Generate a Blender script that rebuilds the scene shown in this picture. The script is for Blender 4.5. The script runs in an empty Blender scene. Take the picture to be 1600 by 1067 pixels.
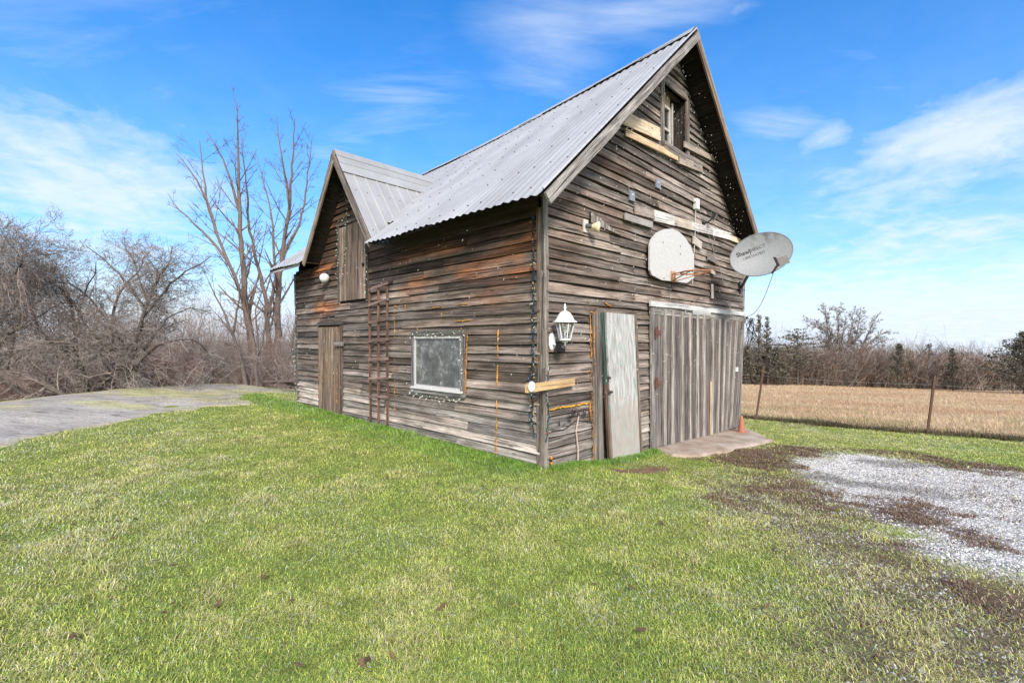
import bpy, math, random
import numpy as np
from mathutils import Vector

random.seed(7)
RNG = np.random.default_rng(7)
scene = bpy.context.scene
COL = scene.collection

# ------------------------------------------------------------------ camera
EYE = 1.5
F = 739.0                       # focal length in pixels of a 1600 px wide picture
CX, CY = 800.0, 533.5
cam_data = bpy.data.cameras.new("camera")
cam_data.sensor_width = 36.0
cam_data.lens = 36.0 * F / 1600.0
cam_data.clip_start = 0.05
cam_data.clip_end = 6000.0
cam = bpy.data.objects.new("camera", cam_data)
cam.location = (0, 0, EYE)
cam.rotation_euler = (math.radians(90), 0, 0)
COL.objects.link(cam)
scene.camera = cam
scene.render.resolution_x, scene.render.resolution_y = 1024, 682

# ------------------------------------------------------------------ light and sky
SUN_EL, SUN_AZ = math.radians(36), math.radians(168)   # azimuth clockwise from +Y: behind the camera, a little right
EXPOSURE = 0.85
scene.view_settings.view_transform = 'Standard'
scene.view_settings.look = 'None'
scene.view_settings.gamma = 1.0
scene.view_settings.exposure = EXPOSURE
sun_data = bpy.data.lights.new("sun", 'SUN')
sun_data.energy = 2.8
sun_data.angle = math.radians(14)
sun_data.color = (1.0, 0.94, 0.86)
sun = bpy.data.objects.new("sun", sun_data)
sd = Vector((math.sin(SUN_AZ) * math.cos(SUN_EL), math.cos(SUN_AZ) * math.cos(SUN_EL), math.sin(SUN_EL)))
sun.rotation_euler = sd.to_track_quat('Z', 'Y').to_euler()
sun.location = sd * 50
COL.objects.link(sun)


class NT:
    """short hand for building node trees"""
    def __init__(self, tree):
        self.t = tree
        tree.nodes.clear()

    def n(self, kind, **kw):
        nd = self.t.nodes.new(kind)
        for k, v in kw.items():
            if k.startswith('_'):
                setattr(nd, k[1:], v)
            else:
                nd.inputs[k.replace('__', ' ')].default_value = v
        return nd

    def l(self, a, b):
        self.t.links.new(a, b)

    def val(self, x, sock):
        if isinstance(x, (int, float)):
            sock.default_value = x
        else:
            self.l(x, sock)

    def m(self, op, a, b=None, c=None, clamp=False):
        nd = self.t.nodes.new('ShaderNodeMath')
        nd.operation = op
        nd.use_clamp = clamp
        self.val(a, nd.inputs[0])
        if b is not None:
            self.val(b, nd.inputs[1])
        if c is not None:
            self.val(c, nd.inputs[2])
        return nd.outputs[0]

    def ramp(self, fac, stops):
        nd = self.t.nodes.new('ShaderNodeValToRGB')
        els = nd.color_ramp.elements
        while len(els) < len(stops):
            els.new(0.5)
        for e, (p, c) in zip(els, stops):
            e.position = p
            e.color = (c, c, c, 1) if isinstance(c, (int, float)) else (*c, 1)
        self.l(fac, nd.inputs[0])
        return nd.outputs[0]

    def mix(self, fac, a, b, mode='MIX'):
        nd = self.t.nodes.new('ShaderNodeMix')
        nd.data_type = 'RGBA'
        nd.blend_type = mode
        nd.clamp_factor = True
        self.val(fac, nd.inputs[0])
        for x, s in ((a, nd.inputs[6]), (b, nd.inputs[7])):
            if isinstance(x, tuple):
                s.default_value = (*x, 1)
            else:
                self.l(x, s)
        return nd.outputs[2]

    def noise(self, vec, scale, detail=4, rough=0.55, dist=0.0, dim='3D'):
        nd = self.t.nodes.new('ShaderNodeTexNoise')
        nd.noise_dimensions = dim
        nd.inputs['Scale'].default_value = scale
        nd.inputs['Detail'].default_value = detail
        nd.inputs['Roughness'].default_value = rough
        nd.inputs['Distortion'].default_value = dist
        if vec is not None:
            self.l(vec, nd.inputs['Vector'])
        return nd.outputs[0]


world = bpy.data.worlds.new("World")
scene.world = world
world.use_nodes = True
w = NT(world.node_tree)
sky = w.n('ShaderNodeTexSky', _sky_type='NISHITA')
sky.sun_disc = False
sky.sun_elevation = SUN_EL
sky.sun_rotation = SUN_AZ
sky.altitude = 100
sky.air_density = 1.0
sky.dust_density = 0.4
sky.ozone_density = 2.5
tc = w.n('ShaderNodeTexCoord')
sep = w.n('ShaderNodeSeparateXYZ')
w.l(tc.outputs['Generated'], sep.inputs[0])
X, Y, Z = sep.outputs[0], sep.outputs[1], sep.outputs[2]
az = w.m('ARCTAN2', X, Y)
hor = w.m('SQRT', w.m('ADD', w.m('MULTIPLY', X, X), w.m('MULTIPLY', Y, Y)))
el = w.m('ARCTAN2', Z, hor)
zz = w.m('ADD', w.m('MAXIMUM', Z, 0.0), 0.16)
comb = w.n('ShaderNodeCombineXYZ')
w.l(w.m('DIVIDE', X, zz), comb.inputs[0])
w.l(w.m('DIVIDE', Y, zz), comb.inputs[1])
mp = w.n('ShaderNodeMapping')
mp.inputs['Rotation'].default_value = (0, 0, math.radians(38))
mp.inputs['Scale'].default_value = (0.75, 2.1, 1)
w.l(comb.outputs[0], mp.inputs[0])
cirrus_n = w.noise(mp.outputs[0], 0.9, 9, 0.62, 0.7)
cirrus = w.m('MULTIPLY', w.ramp(cirrus_n, [(0.47, 0.0), (0.76, 1.0)]), 0.42)
puff_n = w.noise(comb.outputs[0], 2.6, 9, 0.6, 0.25)
fine_n = w.noise(comb.outputs[0], 7.5, 8, 0.62, 0.4)


def blob(a0, e0, sa, se):
    da = w.m('DIVIDE', w.m('SUBTRACT', az, a0), sa)
    de = w.m('DIVIDE', w.m('SUBTRACT', el, e0), se)
    return w.m('EXPONENT', w.m('MULTIPLY', w.m('ADD', w.m('MULTIPLY', da, da), w.m('MULTIPLY', de, de)), -1.0))


def px_dir(px, py):
    a = math.atan((px - CX) / F)
    return a, math.atan((CY - py) / F * math.cos(a))


mask = None
for px, py, sa, se, g in ((1520, 215, .17, .085, 1.08), (1290, 210, .06, .035, .9), (150, 300, .30, .15, 1.05),
                          (-120, 330, .3, .16, 1.0), (1430, 300, .25, .09, .85), (1700, 210, .2, .09, .9),
                          (1350, 470, .6, .11, 1.1), (1420, 385, .38, .07, .95), (200, 400, .4, .08, .9), (1160, 12, .05, .02, .6)):
    a0, e0 = px_dir(px, py)
    b = w.m('MULTIPLY', blob(a0, e0, sa, se), g)
    mask = b if mask is None else w.m('MAXIMUM', mask, b)
puff = w.m('ADD', w.m('MULTIPLY', puff_n, 0.6), w.m('MULTIPLY', fine_n, 0.4))
cl = w.m('ADD', w.m('MULTIPLY', mask, 0.62), w.m('SUBTRACT', puff, 0.74))
cloud_a = w.ramp(cl, [(0.0, 0.0), (0.11, 0.30), (0.42, 0.86)])
horizon = w.m('EXPONENT', w.m('MULTIPLY', w.m('MAXIMUM', el, 0.0), -5.0))
horizon = w.m('MULTIPLY', w.m('MULTIPLY', horizon, 1.22), w.m('ADD', w.m('MULTIPLY', puff, 0.9), 0.55), clamp=True)
# unseen bright cloud added behind the camera for soft frontal fill
back = w.ramp(w.m('ADD', w.m('MULTIPLY', Y, -0.5), 0.5), [(0.42, 0.0), (0.75, 0.92)])
wmask = None
for px, py, sa, se in ((640, 180, .17, .12), (860, 70, .16, .10), (560, 250, .12, .08), (1000, 20, .2, .06), (1230, 190, .12, .06)):
    a0, e0 = px_dir(px, py)
    b = blob(a0, e0, sa, se)
    wmask = b if wmask is None else w.m('MAXIMUM', wmask, b)
mp3 = w.n('ShaderNodeMapping')
mp3.inputs['Rotation'].default_value = (0, 0, math.radians(-35))
mp3.inputs['Scale'].default_value = (1.3, 4.5, 1)
w.l(comb.outputs[0], mp3.inputs[0])
wisp = w.m('MULTIPLY', w.m('MULTIPLY', w.ramp(w.noise(mp3.outputs[0], 1.1, 9, 0.6, 0.5), [(0.36, 0.0), (0.72, 1.0)]), wmask), 0.62)
cirrus = w.m('MAXIMUM', cirrus, wisp)
veil = w.m('MAXIMUM', w.m('MAXIMUM', cirrus, cloud_a), w.m('MAXIMUM', horizon, back))
veil = w.m('MAXIMUM', veil, w.ramp(w.m('ADD', w.m('MULTIPLY', el, 4.0), 0.5), [(0.42, 1.0), (0.58, 0.80), (0.95, 0.0)]))
hs = w.n('ShaderNodeHueSaturation', Saturation=1.8, Value=1.0, Hue=0.497)
w.l(sky.outputs[0], hs.inputs['Color'])
SKYMULT = w.mix(1.0, hs.outputs[0], (0.86, 1.04, 1.22), 'MULTIPLY')
front_col = w.mix(fine_n, (3.1, 3.7, 4.5), (4.3, 4.6, 5.0))
cloud_col = w.mix(back, front_col, (8.0, 7.9, 7.7))
col = w.mix(veil, SKYMULT, cloud_col)
bg = w.n('ShaderNodeBackground', Strength=0.13)
w.l(col, bg.inputs['Color'])
wo = w.n('ShaderNodeOutputWorld')
w.l(bg.outputs[0], wo.inputs['Surface'])

# ------------------------------------------------------------------ frames of reference of the barn
U = np.array([0.697, 0.717, 0.0]); U /= np.linalg.norm(U)          # along the gable wall, away to the right
V = np.array([-U[1], U[0], 0.0])                                     # along the long side wall, away to the left
ZV = np.array([0.0, 0.0, 1.0])
C0 = np.array([0.37, 5.69, 0.0])                                     # near corner of the barn
W_TOP, W_BOT = 7.02, 6.66                                            # the old frame leans: wider at the eaves than at the sill
S_TOP, S_BOT = 7.46, 7.26
T_RIDGE = 3.45


def gw(t, z, d=0.0):
    return C0 + t * U - d * V + z * ZV


def sw(s, z, d=0.0):
    return C0 + s * V - d * U + z * ZV


def ray(px, py):
    return np.array([(px - CX) / F, 1.0, (CY - py) / F])


def g_tz(px, py, d=0.0):
    """gable wall coordinates (t, z) seen at a pixel of the photograph"""
    r = ray(px, py)
    k = ((C0 - d * V) @ V) / (r @ V)
    p = r * k
    return (p - C0) @ U, EYE + p[2]


def s_sz(px, py, d=0.0):
    r = ray(px, py)
    k = ((C0 - d * U) @ U) / (r @ U)
    p = r * k
    return (p - C0) @ V, EYE + p[2]


# ------------------------------------------------------------------ noise in numpy
def _hash(ix, iy, seed):
    h = (ix.astype(np.int64) * 374761393 + iy.astype(np.int64) * 668265263 + seed * 974711) & 0x7fffffff
    h = ((h ^ (h >> 13)) * 1274126177) & 0x7fffffff
    return ((h ^ (h >> 16)) & 0xffff) / 65535.0


def vnoise(x, y, seed=0):
    x = np.asarray(x, float); y = np.asarray(y, float)
    ix, iy = np.floor(x), np.floor(y)
    fx, fy = x - ix, y - iy
    fx = fx * fx * (3 - 2 * fx); fy = fy * fy * (3 - 2 * fy)
    a = _hash(ix, iy, seed); b = _hash(ix + 1, iy, seed)
    c = _hash(ix, iy + 1, seed); d = _hash(ix + 1, iy + 1, seed)
    return (a * (1 - fx) + b * fx) * (1 - fy) + (c * (1 - fx) + d * fx) * fy


def fbm(x, y, sc, seed=0, octv=4):
    s = 0; a = 1.0; tot = 0
    for o in range(octv):
        s = s + a * vnoise(np.asarray(x) * sc * 2 ** o + 17.3 * o, np.asarray(y) * sc * 2 ** o - 9.1 * o, seed + o)
        tot += a; a *= 0.55
    return s / tot


def sstep(a, b, x):
    t = np.clip((np.asarray(x, float) - a) / (b - a), 0, 1)
    return t * t * (3 - 2 * t)


# ------------------------------------------------------------------ mesh helper
class MB:
    def __init__(self):
        self.V = []; self.C = []; self.F = []; self.UV = []; self.M = []
        self.n = 0

    def add(self, v, faces, col=(1, 1, 1), uv=None, mat=0):
        v = np.asarray(v, float).reshape(-1, 3)
        c = np.asarray(col, float)
        if c.ndim == 1:
            c = np.tile(c[:3], (len(v), 1))
        self.V.append(v); self.C.append(c[:, :3])
        groups = {}
        if isinstance(faces, np.ndarray):
            groups[faces.shape[1]] = (faces, uv)
        else:
            for i, f in enumerate(faces):
                g = groups.setdefault(len(f), ([], []))
                g[0].append(f)
                g[1].append(uv[i] if uv is not None else [(0, 0)] * len(f))
        for k, (f, u) in groups.items():
            f = np.asarray(f, np.int64) + self.n
            if u is None:
                u = np.zeros((len(f), k, 2))
            self.F.append(f); self.UV.append(np.asarray(u, float).reshape(len(f), k, 2))
            self.M.append(np.full(len(f), mat, np.int32))
        self.n += len(v)
        return self

    def build(self, name, mats, parent=None, origin=(0, 0, 0), smooth=False, alpha=None):
        me = bpy.data.meshes.new(name)
        v = np.concatenate(self.V) - np.asarray(origin, float)
        me.vertices.add(len(v))
        me.vertices.foreach_set('co', v.astype(np.float32).ravel())
        loops = np.concatenate([f.ravel() for f in self.F])
        tot = np.concatenate([np.full(len(f), f.shape[1]) for f in self.F])
        start = np.concatenate([[0], np.cumsum(tot)[:-1]])
        me.loops.add(len(loops))
        me.loops.foreach_set('vertex_index', loops.astype(np.int32))
        me.polygons.add(len(tot))
        me.polygons.foreach_set('loop_start', start.astype(np.int32))
        me.polygons.foreach_set('loop_total', tot.astype(np.int32))
        me.polygons.foreach_set('material_index', np.concatenate(self.M))
        me.polygons.foreach_set('use_smooth', np.full(len(tot), bool(smooth)))
        uvl = me.uv_layers.new(name='UVMap')
        uvl.data.foreach_set('uv', np.concatenate([u.reshape(-1, 2) for u in self.UV]).astype(np.float32).ravel())
        ca = me.color_attributes.new('Col', 'FLOAT_COLOR', 'POINT')
        c = np.concatenate(self.C)
        a = np.ones((len(c), 1)) if alpha is None else np.asarray(alpha).reshape(-1, 1)
        ca.data.foreach_set('color', np.hstack([c, a]).astype(np.float32).ravel())
        me.update(calc_edges=True)
        me.validate()
        for m in (mats if isinstance(mats, (list, tuple)) else [mats]):
            me.materials.append(m)
        o = bpy.data.objects.new(name, me)
        COL.objects.link(o)
        if parent is not None:
            o.parent = parent
        else:
            o.location = origin
        return o


def unit(v):
    v = np.asarray(v, float)
    return v / (np.linalg.norm(v) + 1e-12)


BOXF = [(0, 3, 2, 1), (4, 5, 6, 7), (0, 1, 5, 4), (1, 2, 6, 5), (2, 3, 7, 6), (3, 0, 4, 7)]


def box(mb, c, ax, ay, az_, sx, sy, sz, col=(1, 1, 1), mat=0):
    """box centred at c with full sizes sx, sy, sz along unit axes; u runs along the longest side"""
    c = np.asarray(c, float)
    ax, ay, az_ = unit(ax), unit(ay), unit(az_)
    pts = []
    for dz in (-.5, .5):
        for dx, dy in ((-.5, -.5), (.5, -.5), (.5, .5), (-.5, .5)):
            pts.append(c + ax * sx * dx + ay * sy * dy + az_ * sz * dz)
    ru, rv = random.random() * 40, random.random() * 40
    uv = []
    for f in BOXF:
        q = []
        for i in f:
            p = pts[i] - c
            a, b, d = p @ ax, p @ ay, p @ az_
            ss = sorted(((sx, a), (sy, b), (sz, d)), key=lambda e: -e[0])
            q.append((ru + ss[0][1], rv + ss[1][1] + ss[2][1]))
        uv.append(q)
    mb.add(pts, BOXF, col, uv, mat)


def plank(mb, p0, L, Wd, N, length, w0, w1, n_bot, n_top, col, seg=None, jit=0.004, skew0=0.0, skew1=0.0, colf=None, mat=0):
    """board from p0 along L; its face spans w0..w1 along Wd; thickness n_bot at w0 and n_top at w1 along N.
    skew0/skew1 shift the two ends of the w1 edge along L (slanted cuts)."""
    L, Wd, N = unit(L), unit(Wd), unit(N)
    k = seg or max(1, int(length / 0.16))
    us = np.linspace(0, 1, k + 1)
    ru, rv = random.random() * 60, random.random() * 60
    ph = random.random() * 100
    jb = (vnoise(us * length * 2.2 + ph, us * 0, 3) - 0.5) * 2 * jit + (RNG.random(k + 1) - .5) * jit
    jt = (vnoise(us * length * 2.2 + ph, us * 0 + 7, 4) - 0.5) * 2 * jit
    jn = (vnoise(us * length * 1.7 + ph, us * 0 + 13, 5) - 0.5) * 2 * jit * 0.8
    rows = []
    for (wv, nv, sk0, sk1, jw, jj) in ((w0, 0.0, 0, 0, jb, 0), (w1, 0.0, skew0, skew1, jt, 0), (w1, n_top, skew0, skew1, jt, 1), (w0, n_bot, 0, 0, jb, 1)):
        a = us * length + sk0 * (1 - us) + sk1 * us
        rows.append(p0 + a[:, None] * L + (wv + jw)[:, None] * Wd + (nv + jj * jn)[:, None] * N)
    vv = np.stack(rows, 1).reshape(-1, 3)                 # (k+1)*4
    q, uv = [], []
    wid = w1 - w0
    vs = [rv + w0 - .01, rv + w1 + .01, rv + w1, rv + w0]
    for i in range(k):
        a, b = i * 4, i * 4 + 4
        u0, u1 = ru + us[i] * length, ru + us[i + 1] * length
        for j0, j1, va, vb in ((2, 3, vs[2], vs[3]), (3, 0, vs[3], vs[3] - n_bot), (1, 2, vs[2] + n_top, vs[2])):
            q.append((a + j0, a + j1, b + j1, b + j0)); uv.append([(u0, va), (u0, vb), (u1, vb), (u1, va)])
    q.append((0, 1, 2, 3)); uv.append([(ru, vs[3]), (ru, vs[2]), (ru + .02, vs[2]), (ru + .02, vs[3])])
    e = k * 4
    q.append((e + 3, e + 2, e + 1, e)); uv.append([(ru, vs[3]), (ru, vs[2]), (ru + .02, vs[2]), (ru + .02, vs[3])])
    if colf is not None:
        c = colf(vv) * np.asarray(col)[None, :3]
    else:
        c = col
    mb.add(vv, q, c, uv, mat)


def tube(mb, pts, rad, sides=6, col=(1, 1, 1), mat=0, cap=True):
    pts = np.asarray(pts, float)
    n = len(pts)
    rad = np.broadcast_to(np.asarray(rad, float), (n,))
    d = np.gradient(pts, axis=0)
    d /= np.linalg.norm(d, axis=1)[:, None] + 1e-12
    ref = np.array([0, 0, 1.0]) if abs(d[0][2]) < 0.9 else np.array([1.0, 0, 0])
    a = np.cross(d, ref); bad = np.linalg.norm(a, axis=1) < 1e-3
    a[bad] = np.cross(d[bad], np.array([0.3, 1.0, 0.1]))
    a /= np.linalg.norm(a, axis=1)[:, None]
    b = np.cross(d, a)
    th = np.arange(sides) / sides * 2 * math.pi
    ring = pts[:, None, :] + rad[:, None, None] * (np.cos(th)[None, :, None] * a[:, None, :] + np.sin(th)[None, :, None] * b[:, None, :])
    v = ring.reshape(-1, 3)
    i = np.arange(n - 1)[:, None] * sides
    j = np.arange(sides)[None, :]
    j2 = (j + 1) % sides
    f = np.stack([i + j, i + j2, i + sides + j2, i + sides + j], -1).reshape(-1, 4)
    le = np.concatenate([[0], np.cumsum(np.linalg.norm(np.diff(pts, axis=0), axis=1))])
    r0 = random.random() * 50
    uu = np.stack(np.broadcast_arrays(le[:-1, None], le[:-1, None], le[1:, None], le[1:, None]), -1) + np.zeros((1, sides, 1)) + r0
    circ = 2 * math.pi * float(rad.max())
    vj = np.broadcast_to(j / sides * circ, (n - 1, sides)); vj2 = np.broadcast_to((j + 1) / sides * circ, (n - 1, sides))
    vvv = np.stack([vj, vj2, vj2, vj], -1) + r0
    mb.add(v, f, col, np.stack([uu, vvv], -1).reshape(-1, 4, 2), mat)
    if cap and sides > 3:
        mb.add(np.concatenate([v[:sides], v[-sides:]]), [tuple(range(sides)), tuple(range(2 * sides - 1, sides - 1, -1))], col if np.ndim(col) == 1 else np.asarray(col)[0], None, mat)


def lathe(mb, base, axis, prof, sides=20, col=(1, 1, 1), mat=0, squash=1.0):
    """surface of revolution; prof = [(radius, height along axis)]"""
    axis = unit(axis)
    ref = np.array([0, 0, 1.0]) if abs(axis[2]) < .9 else np.array([1.0, 0, 0])
    a = unit(np.cross(axis, ref)); b = np.cross(axis, a)
    th = np.arange(sides) / sides * 2 * math.pi
    rows = [np.asarray(base) + h * axis + r * (np.cos(th)[:, None] * a + squash * np.sin(th)[:, None] * b) for r, h in prof]
    v = np.concatenate(rows)
    n = len(prof)
    i = np.arange(n - 1)[:, None] * sides
    j = np.arange(sides)[None, :]; j2 = (j + 1) % sides
    f = np.stack([i + j, i + j2, i + sides + j2, i + sides + j], -1).reshape(-1, 4)
    mb.add(v, f, col, None, mat)


def prism(mb, outline, N, thick, col=(1, 1, 1), mat=0):
    """flat outline (list of 3D points) given thickness along N"""
    o = np.asarray(outline, float)
    n = len(o)
    v = np.concatenate([o, o + unit(N) * thick])
    a = unit(o[1] - o[0]); b = unit(np.cross(unit(N), a))
    r = random.random() * 30
    uvf = lambda idx: [(r + (v[i] - o[0]) @ a, r + (v[i] - o[0]) @ b) for i in idx]
    faces = [tuple(range(n, 2 * n)), tuple(range(n - 1, -1, -1))]
    faces += [(i, (i + 1) % n, n + (i + 1) % n, n + i) for i in range(n)]
    mb.add(v, faces, col, [uvf(f) for f in faces], mat)


def thing(name, label, cat, loc, group=None):
    o = bpy.data.objects.new(name, None)
    o.empty_display_size = 0.2
    o.location = tuple(float(x) for x in loc)
    COL.objects.link(o)
    o['label'] = label; o['category'] = cat
    if group:
        o['group'] = group
    return o


def tag(o, label=None, cat=None, group=None, kind=None):
    if label: o['label'] = label
    if cat: o['category'] = cat
    if group: o['group'] = group
    if kind: o['kind'] = kind
    return o


# ------------------------------------------------------------------ materials
def new_mat(name):
    m = bpy.data.materials.new(name)
    m.use_nodes = True
    t = NT(m.node_tree)
    out = t.n('ShaderNodeOutputMaterial')
    b = t.n('ShaderNodeBsdfPrincipled')
    t.l(b.outputs[0], out.inputs['Surface'])
    return m, t, b


def wood_mat(name, contrast=1.0, bump=0.5, rough=0.85, paint=None):
    m, t, b = new_mat(name)
    uv = t.n('ShaderNodeUVMap')
    at = t.n('ShaderNodeAttribute', _attribute_name='Col')

    def mapped(su, sv):
        mp = t.n('ShaderNodeMapping')
        mp.inputs['Scale'].default_value = (su, sv, 1)
        t.l(uv.outputs[0], mp.inputs[0])
        return mp.outputs[0]
    broad = t.noise(mapped(0.8, 18), 1.0, 3, 0.6, 0.15)
    streak = t.noise(mapped(1.7, 90), 1.0, 6, 0.7, 0.12)
    fine = t.noise(mapped(8, 260), 1.0, 4, 0.7, 0.2)
    patch = t.noise(mapped(2.6, 6), 1.0, 5, 0.65, 0.3)
    crack = t.noise(mapped(0.9, 70), 1.0, 2, 0.5, 0.2)
    a = t.ramp(broad, [(0.30, 1 - 0.50 * contrast), (0.5, 1.0), (0.72, 1 + 0.40 * contrast)])
    s = t.ramp(streak, [(0.30, 1 - 0.62 * contrast), (0.52, 1.0), (0.75, 1 + 0.5 * contrast)])
    f = t.ramp(fine, [(0.3, 0.68), (0.7, 1.25)])
    p = t.ramp(patch, [(0.3, (0.70, 0.66, 0.64)), (0.55, (1.0, 1.0, 1.0)), (0.75, (1.22, 1.2, 1.17))])
    k = t.ramp(crack, [(0.34, 0.10), (0.40, 1.0)])
    c = t.mix(1.0, at.outputs['Color'], a, 'MULTIPLY')
    c = t.mix(1.0, c, s, 'MULTIPLY')
    c = t.mix(1.0, c, f, 'MULTIPLY')
    c = t.mix(1.0, c, p, 'MULTIPLY')
    c = t.mix(1.0, c, k, 'MULTIPLY')
    vor = t.n('ShaderNodeTexVoronoi', Scale=1.0)
    t.l(mapped(1.7, 7.5), vor.inputs['Vector'])
    knot = t.ramp(vor.outputs['Distance'], [(0.05, 0.3), (0.11, 1.0)])
    c = t.mix(0.8, c, knot, 'MULTIPLY')
    if paint is not None:
        pn = t.noise(mapped(5.0, 26), 1.0, 6, 0.7, 0.5)
        pm = t.ramp(pn, [(0.42, 0.0), (0.52, 1.0)])
        c = t.mix(pm, c, paint)
    t.l(c, b.inputs['Base Color'])
    b.inputs['Roughness'].default_value = rough
    b.inputs['Specular IOR Level'].default_value = 0.2
    h = t.m('ADD', t.m('MULTIPLY', streak, 0.9), t.m('ADD', t.m('MULTIPLY', fine, 0.3), t.m('MULTIPLY', k, 0.25)))
    bp = t.n('ShaderNodeBump', Strength=bump, Distance=0.008)
    t.l(h, bp.inputs['Height'])
    t.l(bp.outputs[0], b.inputs['Normal'])
    return m


M = {}
M['wood'] = wood_mat('weathered_wood', 1.35, 0.9)
M['wood_dark'] = wood_mat('dark_wood', 0.8, 0.4)
M['lumber'] = wood_mat('fresh_lumber', 0.32, 0.2, 0.7)


def col_mat(name, rough=0.6, metal=0.0, nscale=20, namt=0.3, bump=0.0, spec=0.3, coords='Object'):
    """vertex colour times a little mottling"""
    m, t, b = new_mat(name)
    at = t.n('ShaderNodeAttribute', _attribute_name='Col')
    tc_ = t.n('ShaderNodeTexCoord')
    n1 = t.noise(tc_.outputs[coords], nscale, 5, 0.65)
    r = t.ramp(n1, [(0.25, 1 - namt), (0.75, 1 + namt)])
    t.l(t.mix(1.0, at.outputs['Color'], r, 'MULTIPLY'), b.inputs['Base Color'])
    b.inputs['Roughness'].default_value = rough
    b.inputs['Metallic'].default_value = metal
    b.inputs['Specular IOR Level'].default_value = spec
    if bump:
        bp = t.n('ShaderNodeBump', Strength=bump, Distance=0.01)
        t.l(n1, bp.inputs['Height'])
        t.l(bp.outputs[0], b.inputs['Normal'])
    return m


M['plain'] = col_mat('painted', 0.5, 0, 35, 0.18)
M['metal'] = col_mat('weathered_metal', 0.45, 0.5, 30, 0.35)
M['rust'] = col_mat('rusty_iron', 0.85, 0.0, 45, 0.5, 0.3)
M['bark'] = col_mat('bark', 0.9, 0, 26, 0.45, 0.6)
M['twig'] = col_mat('twig', 0.9, 0, 8, 0.3)
M['leaf'] = col_mat('blade', 0.65, 0, 3, 0.22, 0, 0.25)
_t = M['leaf'].node_tree
_out = [n for n in _t.nodes if n.type == 'OUTPUT_MATERIAL'][0]; _pb = [n for n in _t.nodes if n.type == 'BSDF_PRINCIPLED'][0]
_tr = _t.nodes.new('ShaderNodeBsdfTranslucent'); _mx = _t.nodes.new('ShaderNodeMixShader'); _mx.inputs[0].default_value = 0.25
_t.links.new(_pb.inputs['Base Color'].links[0].from_socket, _tr.inputs['Color'])
_t.links.new(_pb.outputs[0], _mx.inputs[1]); _t.links.new(_tr.outputs[0], _mx.inputs[2]); _t.links.new(_mx.outputs[0], _out.inputs['Surface'])
M['needle'] = col_mat('needle', 0.8, 0, 1.5, 0.35, 0, 0.15)
M['stone'] = col_mat('pebble', 0.9, 0, 60, 0.25)
M['foam'] = col_mat('foam', 0.8, 0, 60, 0.45, 0.5)
M['cable'] = col_mat('cable', 0.6, 0, 40, 0.1)

# galvanised sheet
m, t, b = new_mat('galvanised_sheet')
at = t.n('ShaderNodeAttribute', _attribute_name='Col')
uv = t.n('ShaderNodeUVMap')
mp = t.n('ShaderNodeMapping'); mp.inputs['Scale'].default_value = (1.5, 0.5, 1)
t.l(uv.outputs[0], mp.inputs[0])
n1 = t.noise(mp.outputs[0], 1.0, 6, 0.65, 0.4)
n2 = t.noise(uv.outputs[0], 1.3, 5, 0.6, 0.3)
c = t.mix(1.0, at.outputs['Color'], t.ramp(n1, [(0.25, (0.82, 0.81, 0.80)), (0.6, (1.0, 1.0, 1.0)), (0.8, (1.06, 1.06, 1.06))]), 'MULTIPLY')
c = t.mix(1.0, c, t.ramp(n2, [(0.3, (0.85, 0.84, 0.84)), (0.65, (1.05, 1.05, 1.05))]), 'MULTIPLY')
t.l(c, b.inputs['Base Color'])
b.inputs['Metallic'].default_value = 0.25
b.inputs['Roughness'].default_value = 0.45
M['sheet'] = m

# peeling white paint for the little door
m, t, b = new_mat('peeling_paint')
uv = t.n('ShaderNodeUVMap')
mp = t.n('ShaderNodeMapping'); mp.inputs['Scale'].default_value = (3.2, 22, 1); t.l(uv.outputs[0], mp.inputs[0])
mp2 = t.n('ShaderNodeMapping'); mp2.inputs['Scale'].default_value = (7, 40, 1); t.l(uv.outputs[0], mp2.inputs[0])
pa = t.noise(mp.outputs[0], 1, 6, 0.7, 0.4)
pb = t.noise(mp2.outputs[0], 1, 5, 0.7, 0.6)
pc = t.noise(uv.outputs[0], 2.2, 3, 0.5)
base = t.mix(t.ramp(pa, [(0.38, 0.0), (0.62, 1.0)]), (0.26, 0.235, 0.215), (0.53, 0.52, 0.505))
uvs = t.n('ShaderNodeSeparateXYZ'); t.l(uv.outputs[0], uvs.inputs[0])
bare = t.ramp(t.m('ADD', uvs.outputs[0], t.m('MULTIPLY', t.m('SUBTRACT', pa, 0.5), 1.1)), [(0.72, 1.0), (0.95, 0.0)])
base = t.mix(t.m('MULTIPLY', bare, 0.75), base, t.mix(pb, (0.25, 0.205, 0.175), (0.46, 0.40, 0.36)))
teal = t.m('MULTIPLY', t.ramp(pb, [(0.52, 0.0), (0.62, 1.0)]), t.ramp(pc, [(0.36, 0.0), (0.56, 0.9)]))
base = t.mix(teal, base, (0.25, 0.40, 0.38))
base = t.mix(t.ramp(pb, [(0.28, 1.0), (0.34, 0.0)]), base, (0.12, 0.10, 0.09))
t.l(base, b.inputs['Base Color'])
b.inputs['Roughness'].default_value = 0.75
bp = t.n('ShaderNodeBump', Strength=0.35, Distance=0.004); t.l(pa, bp.inputs['Height']); t.l(bp.outputs[0], b.inputs['Normal'])
M['peel'] = m

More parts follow.
